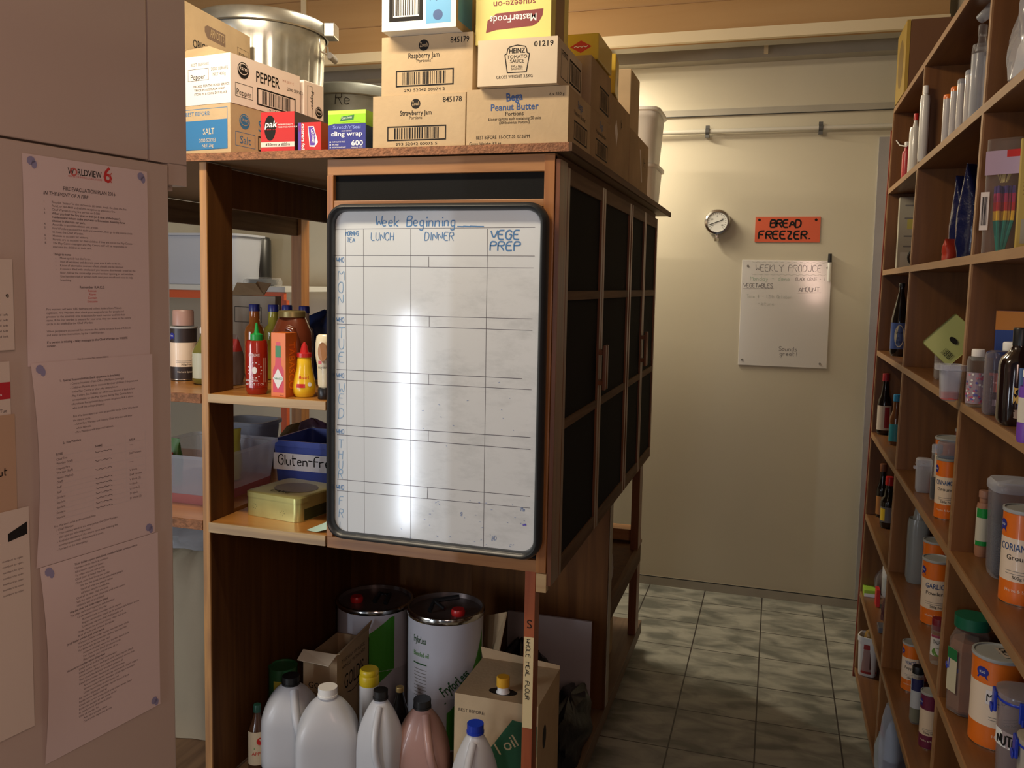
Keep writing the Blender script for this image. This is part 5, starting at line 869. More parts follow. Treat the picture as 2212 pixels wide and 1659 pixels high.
# oil carton
a, c = onY(982, 1500, 2.21), onY(1163, 1520, 2.21); hb = onY(1070, 1511, 2.21).z-Z0; OD = mat('oil_green', (.02, .11, .055), .5)
t = thing('oil_carton', 'brown oil carton with green label and yellow spout cap behind the red corner post', 'carton', (c.x, 2.21, Z0)); W_ = c.x-a.x; D_ = .245
b = MB().box(-W_, 0, 0, D_, 0, hb, CARD); F = plane((-W_, 0, 0), (1, 0, 0), (0, 0, 1)); R_ = plane((0, 0, 0), (0, 1, 0), (0, 0, 1)); Tp = plane((-W_, 0, hb), (1, 0, 0), (0, 1, 0))
b.shape(F, [(W_*.70, hb*.86), (W_*.99, hb*.84), (W_*.99, hb*.60), (W_*.60, hb*.34), (W_*.42, hb*.50), (W_*.42, hb*.58)], OD, 2); b.text(F, 'l oil', W_*.55, hb*.56, .034, mat('oil_tan', (.50, .42, .26), .5), k=4, rot=.6, bold=1); b.text(F, 'BEST BEFORE:', W_*.05, hb*.86, .009, INK, k=2)
b.disc(R_, D_*.30, hb*.66, .020, .035, BLK2, 2); b.disc(Tp, W_*.52, .05, .042, .022, mat('foil_hole', (.06, .055, .05), .15, metal=.6), 2); b.build('body', t, bevel=.002)
b = MB(); b.lathe([(.020, 0), (.016, .006), (.016, .02)], WPL, c=(-W_*.48, .05, hb)); b.build('spout', t); b = MB(); b.lathe([(.0185, .018), (.019, .02), (.019, .044), (.017, .046)], mat('amber_cap', (.75, .40, .03), .35), c=(-W_*.48, .05, hb)); b.build('cap', t)
b = MB(); b.add([(-W_, D_, hb), (0, D_, hb), (.0, D_+.0, hb+.012), (-W_-.01, D_+.01, hb+.03)], [(0, 1, 2, 3)], CARDD); b.build('flap', t, solid=.003)
# dark carton with black bag, white board, behind
b = MB(); q = [onY(1040, 1460, 2.72), onY(1050, 1330, 2.74), onY(1095, 1322, 2.60), onY(1070, 1450, 2.50)]; b.add([Vector(p)-q[0] for p in q], [(0, 1, 2, 3)], CARDD); tag(b.build('cardboard_flap', loc=q[0], solid=.003), 'brown cardboard flap standing to the right of the oil drums', 'cardboard')
a, c = onY(1096, 1322, 2.92), onY(1275, 1440, 2.92); b = MB().box(a.x, c.x, 2.925, 2.935, Z0, onY(1180, 1332, 2.92).z, mat('panel_white', (.38, .34, .34), .6)); b.v = [(p[0]-a.x, p[1]-2.93, p[2]-Z0) for p in b.v]; tag(b.build('white_panel', loc=(a.x, 2.93, Z0)), 'pale rectangular panel leaning against the back under the cupboard', 'panel')
BG = mat('bin_bag_black', (.010, .011, .014), .38, bump=1, bscale=22)
lump('bin_bag', 'crumpled black plastic bag behind the oil carton', 'bag', -.77, 2.68, Z0, .19, .30, .33, BG, 12, sp=.4, top=.3); lump('bin_bag', 'long black plastic bag on the right edge of the bottom shelf', 'bag', -.60, 2.68, Z0, .11, .42, .17, BG, 15, sp=.35, top=.6)
# bay under the doors, far end
carton('white-topped carton with black frame print on the bottom shelf at the far end', -.60, 3.12, Z0+.152, .2, .34, .13, m=CARDW, front=lambda b, F, W, H: b.frame(F, W*.3, H*.2, W*.9, H*.9, .002, INK), right=lambda b, R, D, H: b.text(R, 'HJS', D*.2, H*.4, H*.3, INK), tape=False)
carton('brown carton underneath the white-topped carton at the far end', -.60, 3.10, Z0, .22, .38, .15, m=CARDD, right=lambda b, R, D, H: b.frame(R, D*.1, H*.2, D*.5, H*.8, .002, PAPER))
lump('cloth', 'crumpled white cloth stuffed under the cupboard at the far end', 'cloth', -.60, 3.10, .512, .10, .10, .30, mat('cloth_white', (.45, .42, .38), .9, bump=.5, bscale=30), 3, sp=.3)
# ================= goods on the pantry shelves =================
SZ = {k: z+.0085 for k, z in SH.items()}
def cellfit(u, v, k, x, y, r):      # keep a thing inside the compartment whose opening it shows through
    yf = onX(u, v, XR(SH[k])).y
    for hi in (2.105, 3.025, 3.785):
        if yf < hi: break
    if y+r > hi: x, y = onY(u, v, hi-r).x, hi-r
    return x, y
def row(k, u0, u1, v, set_=.05):
    P = onX((u0+u1)/2, v, XR(SH[k])+set_); fw = (P-CAM).dot(FW); r = (u1-u0)/2/FPX*fw
    x, y = cellfit((u0+u1)/2, v, k, P.x, P.y, r); return x, y, r
def foot(k, u0, u1, vb):
    x, y, r = base(u0, u1, vb, SZ[k]); x, y = cellfit((u0+u1)/2, vb, k, x, y, r); return x, y, r
def ht(u, v, x, y, k): return onY(u, v, y).z-SZ[k]
MATTE_W = mat('bottle_white', (.66, .64, .60), .3, coat=.3); DARKB = mat('soy_glass', (.010, .007, .005), .1, coat=.6)
# top of the unit
P = onX(1990, 150, .52); carton('dark brown carton standing on top of the shelving at the far end', .66, 3.50, SH['A']+.0085, .235, .25, .26, m=mat('carton_dark', (.16, .07, .03), .6), front=lambda b, F, W, H: b.rect(F, 0, 0, W, H, mat('carton_shade', (.14, .06, .025), .6)), tape=False)
b = MB().box(-.012, 0, 0, .25, 0, .26, mat('carton_yellow', (.40, .26, .04), .5)); b.disc(plane((-.012, .25, 0), (0, -1, 0), (0, 0, 1)), .12, .13, .07, .09, mat('print_brown3', (.2, .12, .02), .5), 2); tag(b.build('yellow_card', loc=(.424, 3.50, SH['A']+.0085)), 'yellow card against the end of the dark carton on top of the shelving', 'card')
# row B (under the top board)
k = 'B'; zk = SZ[k]
def simple(u0, u1, vm, h, label, name, m, capm, set_=.04, **kw):
    x, y, r = row(kw.pop('k', k), u0, u1, vm, set_); kk = kw.pop('kk', k); return bottle(name, label, x, y, SZ[kk], r, h, m, capm, **kw)
simple(1949, 1966, 340, .155, 'slim red and white bottle at the far end of the second shelf from the top', 'squeeze_bottle', mat('bottle_red', (.50, .04, .05), .3), WPL, .035, neck=.45, sh=.7)
simple(1964, 1988, 310, .235, 'tall frosted white bottle with red cap beside the slim red bottle', 'sauce_bottle', MATTE_W, RED, .045, neck=.35, sh=.72)
simple(1988, 2006, 250, .235, 'white bottle half hidden by the first upright divider', 'sauce_bottle', MATTE_W, WPL, .05, neck=.5, sh=.8)
for i, (u0, u1, v) in enumerate(((2038, 2058, 230), (2054, 2072, 210), (2069, 2087, 190), (2086, 2104, 170))):
    x, y, r = row('B', u0, u1, v, .035); t = thing('spray_can', ['first of the four pale cylinders, nearest the far end', 'second of the four pale cylinders, orange rim', 'third of the four pale cylinders in the row', 'last of the four pale cylinders, next to the tall clear bottle'][i]+' on the high shelf', 'can', (x, y, zk), 0, 'pale cylinders on the high shelf'); h = .155
    b = MB(); b.lathe([(r*.97, 0), (r, .006), (r, h*.92)], mat('pale_can', (.55, .52, .52), .18, coat=.6), seg=24); b.build('body', t); b = MB(); b.lathe([(r*1.02, h*.92), (r*1.02, h*.98), (r*.9, h)], [ORANGE, ORANGE, FROST, FROST][i], seg=24); b.build('cap', t)
x, y, r = row('B', 2070, 2098, 160, .12); pouch('foil_packet', 'dark blue foil packet behind the pale cylinders', x, y, zk, .09, .05, .235, mat('navy_foil', (.010, .013, .06), .22, coat=.5, bump=1, bscale=35), rz=1.1, seed=4)
x, y, r = row('B', 2100, 2138, 130, .05); bottle('clear_bottle', 'tall clear plastic bottle with a tilted cup over its top on the high shelf', x, y, zk, r, .255, CLR, CLR, neck=.4, sh=.74, liq=(FROST, .72))
b = MB(); b.lathe([(r*.55, 0), (r*.75, .05), (r*.8, .055)], FROST, seg=24); tag(b.build('plastic_cup', loc=(x-.005, y+.01, zk+.272), rot=(1.1, .4, .4)), 'frosted measuring cup hanging over the tall clear bottle', 'cup')
x, y = .478, 1.90; lump('clear_bag', 'big clear bag of white powder at the top right corner', 'bag', x, y, zk, .125, .20, .225, clear('bag_film', (.9, .9, .93), .22, .1), 21, sp=.2); lump('flour', 'white powder settled inside the clear bag at the top right', 'flour', x, y, zk+.001, .112, .18, .10, mat('flour', (.5, .5, .5), .9), 22, sp=.1)
x, y, r = row('B', 2140, 2240, 30, .10); pouch('foil_packet', 'glossy navy packet with red print at the very top right corner', .60, 1.90, zk, .18, .09, .29, MATS['navy_foil'], rz=1.3, seed=6, band=mat('foil_red', (.30, .02, .03), .3))
t = thing('wire_hook', 'white curly wire hook on the far end panel of the shelving', 'hook', (0, 0, 0)); q = [onX(1936, 286, .44), onX(1934, 300, .43), onX(1944, 314, .43), onX(1958, 316, .43)]; b = MB(); b.tube([p-q[0] for p in q], .0025, WPL, 8); b.build('wire', t); MB().lathe([(.006, -.004), (.008, 0), (.006, .006)], WPL, seg=12).build('knob', t); t.location = q[0]
# row C
k = 'C'; zk = SZ[k]; P = onY(1938, 500, 3.76)
t = thing('box_file', 'pale box file with printed panels in the far compartment of the third shelf', 'box', (P.x, P.y, zk)); b = MB().box(0, .15, -.04, 0, 0, .285, mat('pale_box', (.46, .43, .34), .5)); F = plane((0, -.04, 0), (1, 0, 0), (0, 0, 1))
for q in ((.02, .25), (.02, .20), (.02, .13), (.02, .09)): b.rect(F, q[0], q[1], q[0]+.05, q[1]+.006, GREYI, 2)
b.rect(F, .03, .16, .06, .20, mat('pale_yellow', (.55, .5, .12), .5), 2); b.rect(F, .01, .01, .09, .07, mat('panel_cream', (.6, .58, .5), .4), 2); b.build('body', t); b = MB(); b.tube([(.06+.02*math.cos(a*.4), -.045, .05+.028*math.sin(a*.4)) for a in range(17)], .004, BLACK, 8, False); b.build('ring', t)
for i, (u, w_, s_, lb) in enumerate(((2085, .07, .08, 'tall dark blue foil coffee packet standing in the middle of the third shelf'), (2099, .06, .05, 'second dark blue foil packet leaning on the first beside the divider'))):
    P = onX(u, 470, XR(1.8)+s_); pouch('coffee_packet', lb, P.x, P.y, zk, w_, .06, .235, MATS['navy_foil'], rz=.5+.3*i, seed=11+i)
P = onX(2058, 550, XR(1.8)+.05); pouch('food_packet', 'small red and dark packet at the foot of the blue foil packets', P.x, P.y, zk, .06, .035, .062, mat('small_red', (.42, .04, .02), .4), rz=.6, seed=8)
# skewers / party picks
P = onY(2166, 440, 2.062); t = thing('straw_packet', 'clear packet of rainbow striped candles with pale wooden picks above', 'packet', (P.x, P.y, zk), math.radians(-30)); rr = random.Random(2)
CLS = [(.01, .20, .16), (.75, .45, .02), (.50, .015, .02), (.40, .02, .10), (.06, .03, .18)]
for i in range(16):
    a = rr.uniform(0, 6.28); q = rr.uniform(.1, 1); dx, dy = .012*math.cos(a)*q, .008*math.sin(a)*q; b = MB()
    pts = [(dx*.5, dy*.5, .004), (dx*1.9, dy*1.6, .07), (dx*2.0, dy*1.7, .09), (dx*2.0, dy*1.8, .108), (dx*2.0, dy*1.8, .127), (dx*2.0, dy*1.8, .142)]
    for j in range(5): b.tube([pts[j], pts[j+1]], .0036, mat('candle%d' % j, CLS[j], .4), 6)
    b.build('candle', t)
for i in range(14):
    a = rr.uniform(0, 6.28); b = MB(); b.tube([(.006*math.cos(a), .004*math.sin(a), .150), (.030*math.cos(a), .016*math.sin(a), .215)], .0012, mat('pick_wood', (.62, .50, .20), .6), 5); b.build('pick', t)
b = MB(); b.rings([[(p[0], p[1], zz) for p in rrect(-.034, .034, -.018, .018, .012)] for zz in (0, .07, .15, .235, .24)], CLR, True, True, True); b.build('wrapper', t)
b = MB(); F = plane((-.036, -.0195, 0), (1, 0, 0), (0, 0, 1)); b.rect(F, -.001, .05, .016, .13, PAPER, 4); b.rect(F, .004, .165, .07, .215, mat('label_lilac', (.45, .33, .48), .5), 4); b.rect(F, .045, .2, .07, .215, RED, 6); b.barcode(F, .002, .06, .014, .12, INK, 8, False, 9); b.build('label', t)
P = onY(2197, 450, 2.0); carton('yellow packet with a printed panel at the right edge of the third shelf', P.x+.09, P.y, zk, .088, .03, .235, m=mat('yellow_pack', (.58, .42, .09), .5, vary=.05), front=lambda b, F, W, H: [b.rect(F, W*.1, .02, W*.5, .07, mat('grey_panel', (.42, .38, .28), .5), 2)]+[b.rect(F, W*.1, .12+.008*i, W*.9, .1215+.008*i, mat('brown_line', (.35, .2, .05), .5), 2) for i in range(12)], name='packet', cat='packet', tape=False, rz=math.radians(-12))
# row D
k = 'D'; zk = SZ[k]
x, y, r = foot(k, 1922, 1958, 770); GL = mat('beer_glass', (.014, .010, .008), .08, coat=.8)
def gl(b, F, W, H): b.disc(F, 0, H*.5, W*.22, H*.42, mat('label_cream', (.62, .58, .42), .5), 2, 24); b.text(F, 'KAHLUAN', 0, H*.58, H*.09, INK, al='c', k=4, w=W*.3); b.text(F, 'RUM\nLIQUEUR', 0, H*.38, H*.08, INK, al='c', k=4, w=W*.22)
bottle('liqueur_bottle', 'dark long-necked bottle with blue oval label in the far compartment', x, y, zk, r, ht(1952, 612, x, y, k), GL, BLACK, neck=.3, sh=.48, hn=.2, caph=.05, labm=mat('label_blue2', (.05, .09, .28), .4), lab=(.1, .46), draw=gl)
bottle('dark_bottle', 'second dark bottle right behind the blue-label bottle', x+.085, y+.10, zk, r*.9, .22, GL, RED, neck=.3, sh=.5, caph=.08)
P = onX(1999, 790, XR(1.42)+.09); carton('thin red box edge-on at the back of the middle compartment', P.x+.06, P.y+.05, zk, .06, .012, .115, m=mat('box_red', (.33, .035, .01), .5), name='box', cat='box', tape=False)
x, y, r = foot(k, 2004, 2044, 822); t = thing('glass_jar', 'glass jar with black lid behind the leaning green packet', 'jar', (x+.02, y+.02, zk)); h = .105; b = MB(); b.lathe([(r*.9, 0), (r, .006), (r, h*.78), (r*.86, h*.86)], GLASS, n=3); b.build('body', t); b = MB(); b.lathe([(r*.92, h*.84), (r*.94, h*.85), (r*.94, h)], BLACK); b.build('lid', t); b = MB(); b.lathe([(r*.86, .004), (r*.93, .01), (r*.93, h*.5)], mat('brown_powder', (.16, .11, .09), .8), n=3); b.build('contents', t)
x, y, r = foot(k, 2026, 2072, 868); t = tub('small translucent tub with red print at the front of the middle compartment', x, y, zk, r*2, r*1.9, .082, FROST, n=3.5, taper=.78); tt_ = t
MB().lathe([(r*.74, .004), (r*.76, .02)], mat('tub_red', (.5, .1, .1), .5), c=(0, 0, 0), n=3.5).build('contents', t)
b = MB(); F = plane((0, 0, 0), (1, 0, 0), (0, 0, 1)); GRPK = mat('lime_packet', (.42, .46, .16), .5, vary=.08); hw, hh = .045, .055
b.rings([[(p[0]*k_, yy, p[1]*k_) for p in rrect(-hw, hw, -hh, hh, .006, 3)] for yy, k_ in ((-.002, .97), (-.005, 1), (0, 1), (.004, .97))], GRPK); F = plane((0, -.0056, 0), (1, 0, 0), (0, 0, 1)); b.disc(F, .004, .002, .012, .007, INK, 1, 12); b.barcode(F, .006, -.042, .034, -.024, INK, 1, False, 14)
P = onX(2046, 745, XR(1.5)+.03); tag(b.build('seasoning_packet', loc=(P.x+.01, P.y, zk+.118), rot=(-.15, .75, -.25)), 'lime green seasoning packet leaning diagonally out of the small tub', 'packet')
P = onX(2076, 660, XR(1.6)+.02); b = MB(); b.tube([(0, 0, 0), (.012, 0, .20)], .003, mat('dull_steel', (.25, .2, .17), .35, metal=.6), 8); tag(b.build('whisk_handle', loc=(P.x+.03, P.y+.03, zk+.06)), 'thin metal rod standing beside the second upright divider', 'rod')
# right cell of row D
def spr(b, F, W, H):
    r_ = random.Random(4)
    for i in range(46): b.disc(F, r_.uniform(-W*.45, W*.3), r_.uniform(0, H), .0025, .0025, [mat('sp1', (.55, .10, .20), .5), mat('sp2', (.12, .12, .45), .5), WHITE, mat('sp3', (.6, .2, .25), .5)][i % 4], 3, 7)
x, y, r = foot(k, 2086, 2126, 880); bottle('sprinkles_jar', 'clear jar of pink and blue sprinkles with white cap, just right of the divider', x, y, zk, r, ht(2104, 754, x, y, k), GLASS, WHITE, neck=.62, sh=.80, hn=.05, caph=.12, capr=1.05, labm=mat('label_faint', (.40, .30, .38), .5), lab=(.06, .6), draw=spr, cat='jar', n=2.6)
x, y, r = foot(k, 2100, 2124, 884); bottle('sprinkles_jar', 'small gold sprinkles shaker with a black lid in front of the sprinkles jar', x+.02, y-.025, zk, r*.9, .085, GLASS, BLACK, neck=.75, sh=.8, hn=.02, caph=.12, labm=mat('gold_bits', (.42, .28, .10), .6, vary=.5, vscale=200), lab=(.02, .7), cat='jar')
x, y, r = foot(k, 2124, 2176, 898)
t = thing('chocolate_jar', 'big clear jar with coral label and blue cap band in the right compartment', 'jar', (x, y, zk)); h = ht(2150, 757, x, y, k); b = MB(); b.lathe([(r*.92, 0), (r, .006), (r, h*.9), (r*.9, h*.97), (r*.6, h)], clear('jar_dark', (.62, .55, .58), .16), n=3.5); b.build('body', t)
b = MB(); b.lathe([(r*.88, .004), (r*.95, .01), (r*.95, h*.62)], mat('choc_bits', (.13, .05, .035), .5, bump=.8, bscale=160), n=3.5); b.build('contents', t); C_ = cyl(0, 0, r*1.02, face_cam(x, y)-.1); b = MB(); b.rect(C_, -r*.6, h*.36, r*1.0, h*.66, mat('label_coral', (.48, .10, .06), .5), 3, 12); b.rect(C_, -r*.3, h*.15, r*1.0, h*.25, mat('label_grey', (.42, .32, .34), .5), 3, 12); b.rect(C_, -r*.5, h*.50, r*.4, h*.52, mat('coral_pale', (.6, .25, .2), .5), 5, 6); b.build('label', t)
b = MB(); b.lathe([(r*.93, h*.89), (r*.95, h*.9), (r*.95, h*.97), (r*.8, h*.99)], mat('blue_clear_cap', (.05, .07, .20), .2, alpha=.8)); b.build('cap', t)
bottle('powder_jar', 'tall jar with a wide white lid behind the coral-label jar', x+.05, y+.09, zk, r*1.05, ht(2160, 738, x+.05, y+.09, k), GLASS, WHITE, neck=.86, sh=.85, hn=.03, caph=.12, capr=1.1, cat='jar', liq=(MATS['choc_bits'], .55))
carton('orange and blue box at the back of the right compartment', x+.12, y+.13, zk, .10, .03, .205, m=mat('box_blue', (.02, .06, .30), .5), front=lambda b, F, W, H: [b.rect(F, 0, H*.80, W, H, mat('box_orange', (.60, .22, .02), .5), 1)], name='box', cat='box', tape=False, rz=-.3)
x, y, r = foot(k, 2158, 2184, 905); bottle('syrup_bottle', 'lilac-labelled small bottle with white cap behind the chocolate topping', x+.03, y+.02, zk, .022, .115, GLASS, WHITE, neck=.55, sh=.7, caph=.15, labm=mat('label_lilac2', (.38, .16, .55), .5), lab=(.05, .55))
x, y, r = foot(k, 2155, 2232, 922); h = ht(2200, 708, x, y, k)
def magic(b, F, W, H): b.shape(F, [(-W*.28, H), (W*.5, H), (W*.5, H*.42), (-W*.30, H*.42)], mat('mag_blue', (.02, .05, .32), .4), 2); b.text(F, 'MAGIC', -W*.22, H*.28, H*.16, mat('mag_gold', (.65, .38, .04), .4), w=W*.5, k=6, bold=3); b.shape(F, [(-W*.22+.011*math.cos(math.pi/2+i*math.pi/5)*(1 if i % 2 == 0 else .45), H*.55+.011*math.sin(math.pi/2+i*math.pi/5)*(1 if i % 2 == 0 else .45)) for i in range(10)], MATS['mag_gold'], 6); b.disc(F, -W*.12, H*.06, W*.13, H*.09, mat('cone_tan', (.42, .3, .22), .5), 5)
bottle('topping_bottle', 'dark chocolate topping bottle with blue and gold label at the right edge', x, y, zk, r, h, mat('choc_glass', (.015, .007, .006), .12, coat=.7), BLACK, neck=.42, sh=.62, hn=.04, caph=.18, capr=1.0, labm=mat('mag_pale', (.12, .22, .45), .4), lab=(.10, .60), draw=magic, n=3, la=face_cam(x, y)+.3)
x, y, r = foot(k, 2196, 2232, 958); bottle('milk_bottle', 'white and purple bottle cut off by the right edge, in front of the chocolate topping', x, y, zk, r, .12, mat('purple_print', (.18, .06, .42), .4), WHITE, neck=.6, sh=.7, labm=mat('label_cream2', (.66, .62, .50), .5), lab=(.28, .62))
# row E
k = 'E'; zk = SZ[k]
x, y, r = foot(k, 1893, 1922, 939)
bottle('soy_bottle', 'dark soy sauce bottle with red cap and red-white label', x, y, zk, r, ht(1916, 807, x, y, k), DARKB, mat('cap_red', (.33, .02, .03), .35), neck=.42, sh=.50, hn=.2, caph=.12, labm=mat('label_soy', (.58, .50, .42), .5), lab=(.08, .48), draw=lambda b, F, W, H: b.rect(F, W*.02, H*.1, W*.3, H*.95, mat('soy_red', (.30, .02, .03), .5), 2, 5))
x, y, r = foot(k, 1919, 1946, 963); bottle('sauce_bottle', 'blue-capped bottle with turquoise label beside the dark soy bottle', x, y, zk, r, ht(1936, 852, x, y, k), mat('amber_sauce', (.13, .05, .02), .15, coat=.5), mat('cap_sky', (.02, .20, .42), .35), neck=.5, sh=.5, hn=.18, caph=.13, labm=mat('label_turq', (.03, .24, .30), .45), lab=(.08, .42))
bottle('sauce_bottle', 'orange-topped bottle behind the blue-capped bottle', x+.06, y+.0, zk, r*.8, .17, mat('tomato_sauce', (.42, .05, .02), .3), ORANGE, neck=.4, sh=.6)
x, y, r = foot(k, 1984, 2060, 1085); x, y = x+.05, y+.06
tin('large orange tin of dried basil at the back of the middle compartment', x, y, zk, .050, .165, 'BASIL', 'Leaves', da=-.35)
tin('second tin with a plum band behind the basil tin', x+.07, y+.10, zk, .050, .175, '', '', band=mat('plum_band', (.16, .02, .06), .4))
x, y, r = foot(k, 1977, 2008, 1065); t = thing('herb_jar', 'small frosted jar with a flip lid in front of the basil tin', 'jar', (x, y, zk)); h = ht(1992, 990, x, y, k); b = MB(); b.lathe([(r*.85, 0), (r*.95, .006), (r, h*.7), (r*.98, h*.8)], FROST, n=3.5); b.build('body', t); b = MB(); b.lathe([(r*1.04, h*.8), (r*1.06, h*.82), (r*1.0, h*.97), (r*.85, h)], FROST, n=3.5); b.box(-r*1.3, -r*.9, -.006, .006, h*.68, h*.76, FROST); b.build('lid', t)
b = MB(); b.lathe([(r*.78, .004), (r*.88, .012), (r*.9, h*.6)], mat('herb_brown', (.22, .17, .13), .8), n=3.5); b.build('contents', t)
x, y, r = foot(k, 2006, 2030, 1082); bottle('pepper_shaker', 'clear pepper shaker with slanted lid beside the cinnamon tin', x, y, zk, r*.85, ht(2018, 960, x, y, k), GLASS, FROST, neck=.9, sh=.85, hn=.02, caph=.14, liq=(mat('peppercorn', (.02, .015, .015), .6), .40), cat='shaker')
x, y, r = foot(k, 2018, 2064, 1123); h = ht(2040, 990, x, y, k); tin('orange cinnamon tin with a clear lid at the front of the middle compartment', x, y, zk, r, h, 'CINNAMON', 'Ground', da=-.15, lidm=GREYLID)
tag(MB().lathe([(r*.95, 0), (r*1.0, .004), (r*1.0, h*.24), (r*.9, h*.26)], clear('cup_dark', (.6, .65, .75), .2)).build('plastic_cup', loc=(x, y, zk+h*1.02)), 'clear plastic cup upside down on the cinnamon tin', 'cup')
x, y, r = foot(k, 2094, 2122, 1200); bottle('spice_shaker', 'pinkish shaker with green and white label at the back left of the coriander shelf', x+.01, y, zk, r, ht(2108, 1058, x, y, k), mat('pink_powder', (.40, .20, .12), .5), mat('pink_cap', (.38, .2, .14), .4), neck=.7, sh=.75, labm=mat('label_white3', (.60, .58, .48), .5), lab=(.18, .74), draw=lambda b, F, W, H: [b.rect(F, -W*.4, H*.75, W*.4, H, GREEN, 2, 8), b.rect(F, -W*.4, 0, W*.4, H*.12, GREEN, 2, 8)], cat='shaker')
x, y, r = foot(k, 2112, 2214, 1262); h = ht(2165, 1036, x, y, k); t = thing('storage_container', 'large clear oblong container half full of black seeds', 'container', (x+.02, y+.02, zk)); b = MB(); b.lathe([(r*.84, 0), (r*.88, .012), (r*.96, h*.88), (r*.98, h*.9)], clear('tub_clear', (.92, .92, .96), .06, .12), n=4, seg=48, cap1=False); b.build('body', t)
b = MB(); b.lathe([(r*1.0, h*.88), (r*1.02, h*.89), (r*1.02, h*.95), (r*.9, h*.985), (.001, h)], FROST, n=4, seg=48, cap0=False); b.build('lid', t); b = MB(); b.lathe([(r*.80, .006), (r*.84, .016), (r*.9, h*.56)], mat('black_seed', (.02, .017, .022), .45, bump=1.2, bscale=320), n=4, seg=48); b.build('contents', t)
x, y, r = foot(k, 2160, 2246, 1311); tin('orange coriander tin in front of the large clear container', x, y, zk, r, ht(2200, 1099, x, y, k), 'CORIANDER', 'Ground', da=-.2)
x3, y3, r3 = foot(k, 2192, 2282, 1342); tin('orange tin cut off by the right edge, nearer than the coriander tin', x3+.02, y3-.05, zk, r3*.95, .15, '', '', da=-.3)
tin('orange-topped tin at the back of the coriander shelf, seen through the clear container', x+.10, y+.13, zk, .055, .16, '', '')
# row F
k = 'F'; zk = SZ[k]
x, y, r = foot(k, 1893, 1914, 1100); bottle('sauce_bottle', 'dark sauce bottle with a brown cap and orange label', x, y, zk, r*1.05, ht(1910, 1002, x, y, k), DARKB, mat('cap_brown', (.20, .07, .03), .5), neck=.5, sh=.5, hn=.18, caph=.14, labm=mat('label_orange2', (.42, .18, .05), .5), lab=(.06, .40))
x, y, r = foot(k, 1900, 1932, 1143); bottle('sauce_bottle', 'squat dark sauce bottle with bright red cap and yellow label', x, y, zk, r, ht(1924, 1030, x, y, k), DARKB, RED, neck=.45, sh=.5, hn=.2, caph=.16, labm=mat('label_grey2', (.16, .15, .16), .5), lab=(.12, .42), draw=lambda b, F, W, H: b.rect(F, -W*.45, H*.1, -W*.15, H*.9, YEL, 2, 4))
x, y, r = foot(k, 1948, 1992, 1262); bottle('water_bottle', 'tall grey frosted bottle with pale cap in the middle compartment', x+.01, y, zk, r*1.0, .275, mat('frost_grey', (.26, .27, .26), .3, alpha=.85, coat=.3), mat('cap_pale', (.42, .44, .45), .4), neck=.42, sh=.68, hn=.14, caph=.10, n=2.4)
x, y, r = foot(k, 1976, 2030, 1292); h = ht(2002, 1170, x, y, k); tin('orange garlic tin behind two others in the lower middle compartment', x+.02, y+.02, zk, r*.95, h, 'GARLIC', 'Powder', da=-.6)
tin('orange tin with its grey lid just showing between the garlic tins', x+.075, y-.015, zk, r*.9, h*.97, '', '', da=-.5)
x, y, r = foot(k, 1988, 2046, 1353); tin('orange garlic powder tin at the front of the lower middle compartment', x, y, zk, r, ht(2016, 1206, x, y, k), 'GARLIC', 'Powder', da=-.1)
x, y, r = foot(k, 2018, 2060, 1362); clipbox('small clear container with a blue clip beside the garlic tin', x+.035, y-.02, zk, r*.8, .13, FROST, FROST, fill=(mat('grey_powder', (.32, .33, .35), .8), .7))
x, y, r = foot(k, 2006, 2034, 1432); bottle('herb_jar', 'small glass jar of Italian herbs with a maroon lid', x, y-.015, zk, r, .115, GLASS, mat('lid_maroon', (.16, .01, .02), .4), neck=.82, sh=.82, hn=.03, caph=.24, labm=mat('label_white4', (.62, .60, .58), .5), lab=(.20, .66), draw=lambda b, F, W, H: [b.text(F, 'ITALIAN', 0, H*.6, H*.18, INK, al='c', k=4, w=W*.5), b.disc(F, 0, H*.2, W*.3, H*.2, mat('leaf_green', (.12, .28, .05), .5), 4), b.rect(F, -W*.4, H*.88, W*.4, H, mat('label_plum', (.3, .05, .1), .5), 2, 6)], cat='jar')
x, y, r = foot(k, 2046, 2132, 1526); h = ht(2095, 1326, x, y, k); BP = mat('spice_brown', (.24, .105, .055), .7, vary=.12, vscale=30)
t = thing('spice_jar', 'large eight-sided jar of brown spice with a green lid', 'jar', (x, y, zk), .2); b = MB(); b.lathe([(r*.94, 0), (r, .008), (r, h*.70), (r*.66, h*.86), (r*.64, h*.88)], clear('jar_tint', (.85, .78, .72), .10), seg=8, smooth=False, n=2); b.build('body', t, bevel=.004); b = MB(); b.lathe([(r*.90, .006), (r*.96, .012), (r*.96, h*.66), (r*.80, h*.74)], BP, seg=8, smooth=False); b.build('contents', t)
b = MB(); b.rings([[((r*.78*(1+.015*(j % 2)))*math.cos(2*math.pi*j/60), (r*.78*(1+.015*(j % 2)))*math.sin(2*math.pi*j/60), zz) for j in range(60)] for zz in (h*.87, h*.985)], mat('lid_green', (.006, .13, .07), .4)); b.build('lid', t)
b = MB(); C_ = cyl(0, 0, r*.99, math.radians(196)); b.rect(C_, -r*.32, h*.22, r*.32, h*.66, mat('label_cream5', (.60, .58, .44), .5), 8, 1); b.rect(C_, -r*.32, h*.55, r*.32, h*.66, mat('label_green5', (.02, .18, .06), .5), 12, 1); b.build('label', t)
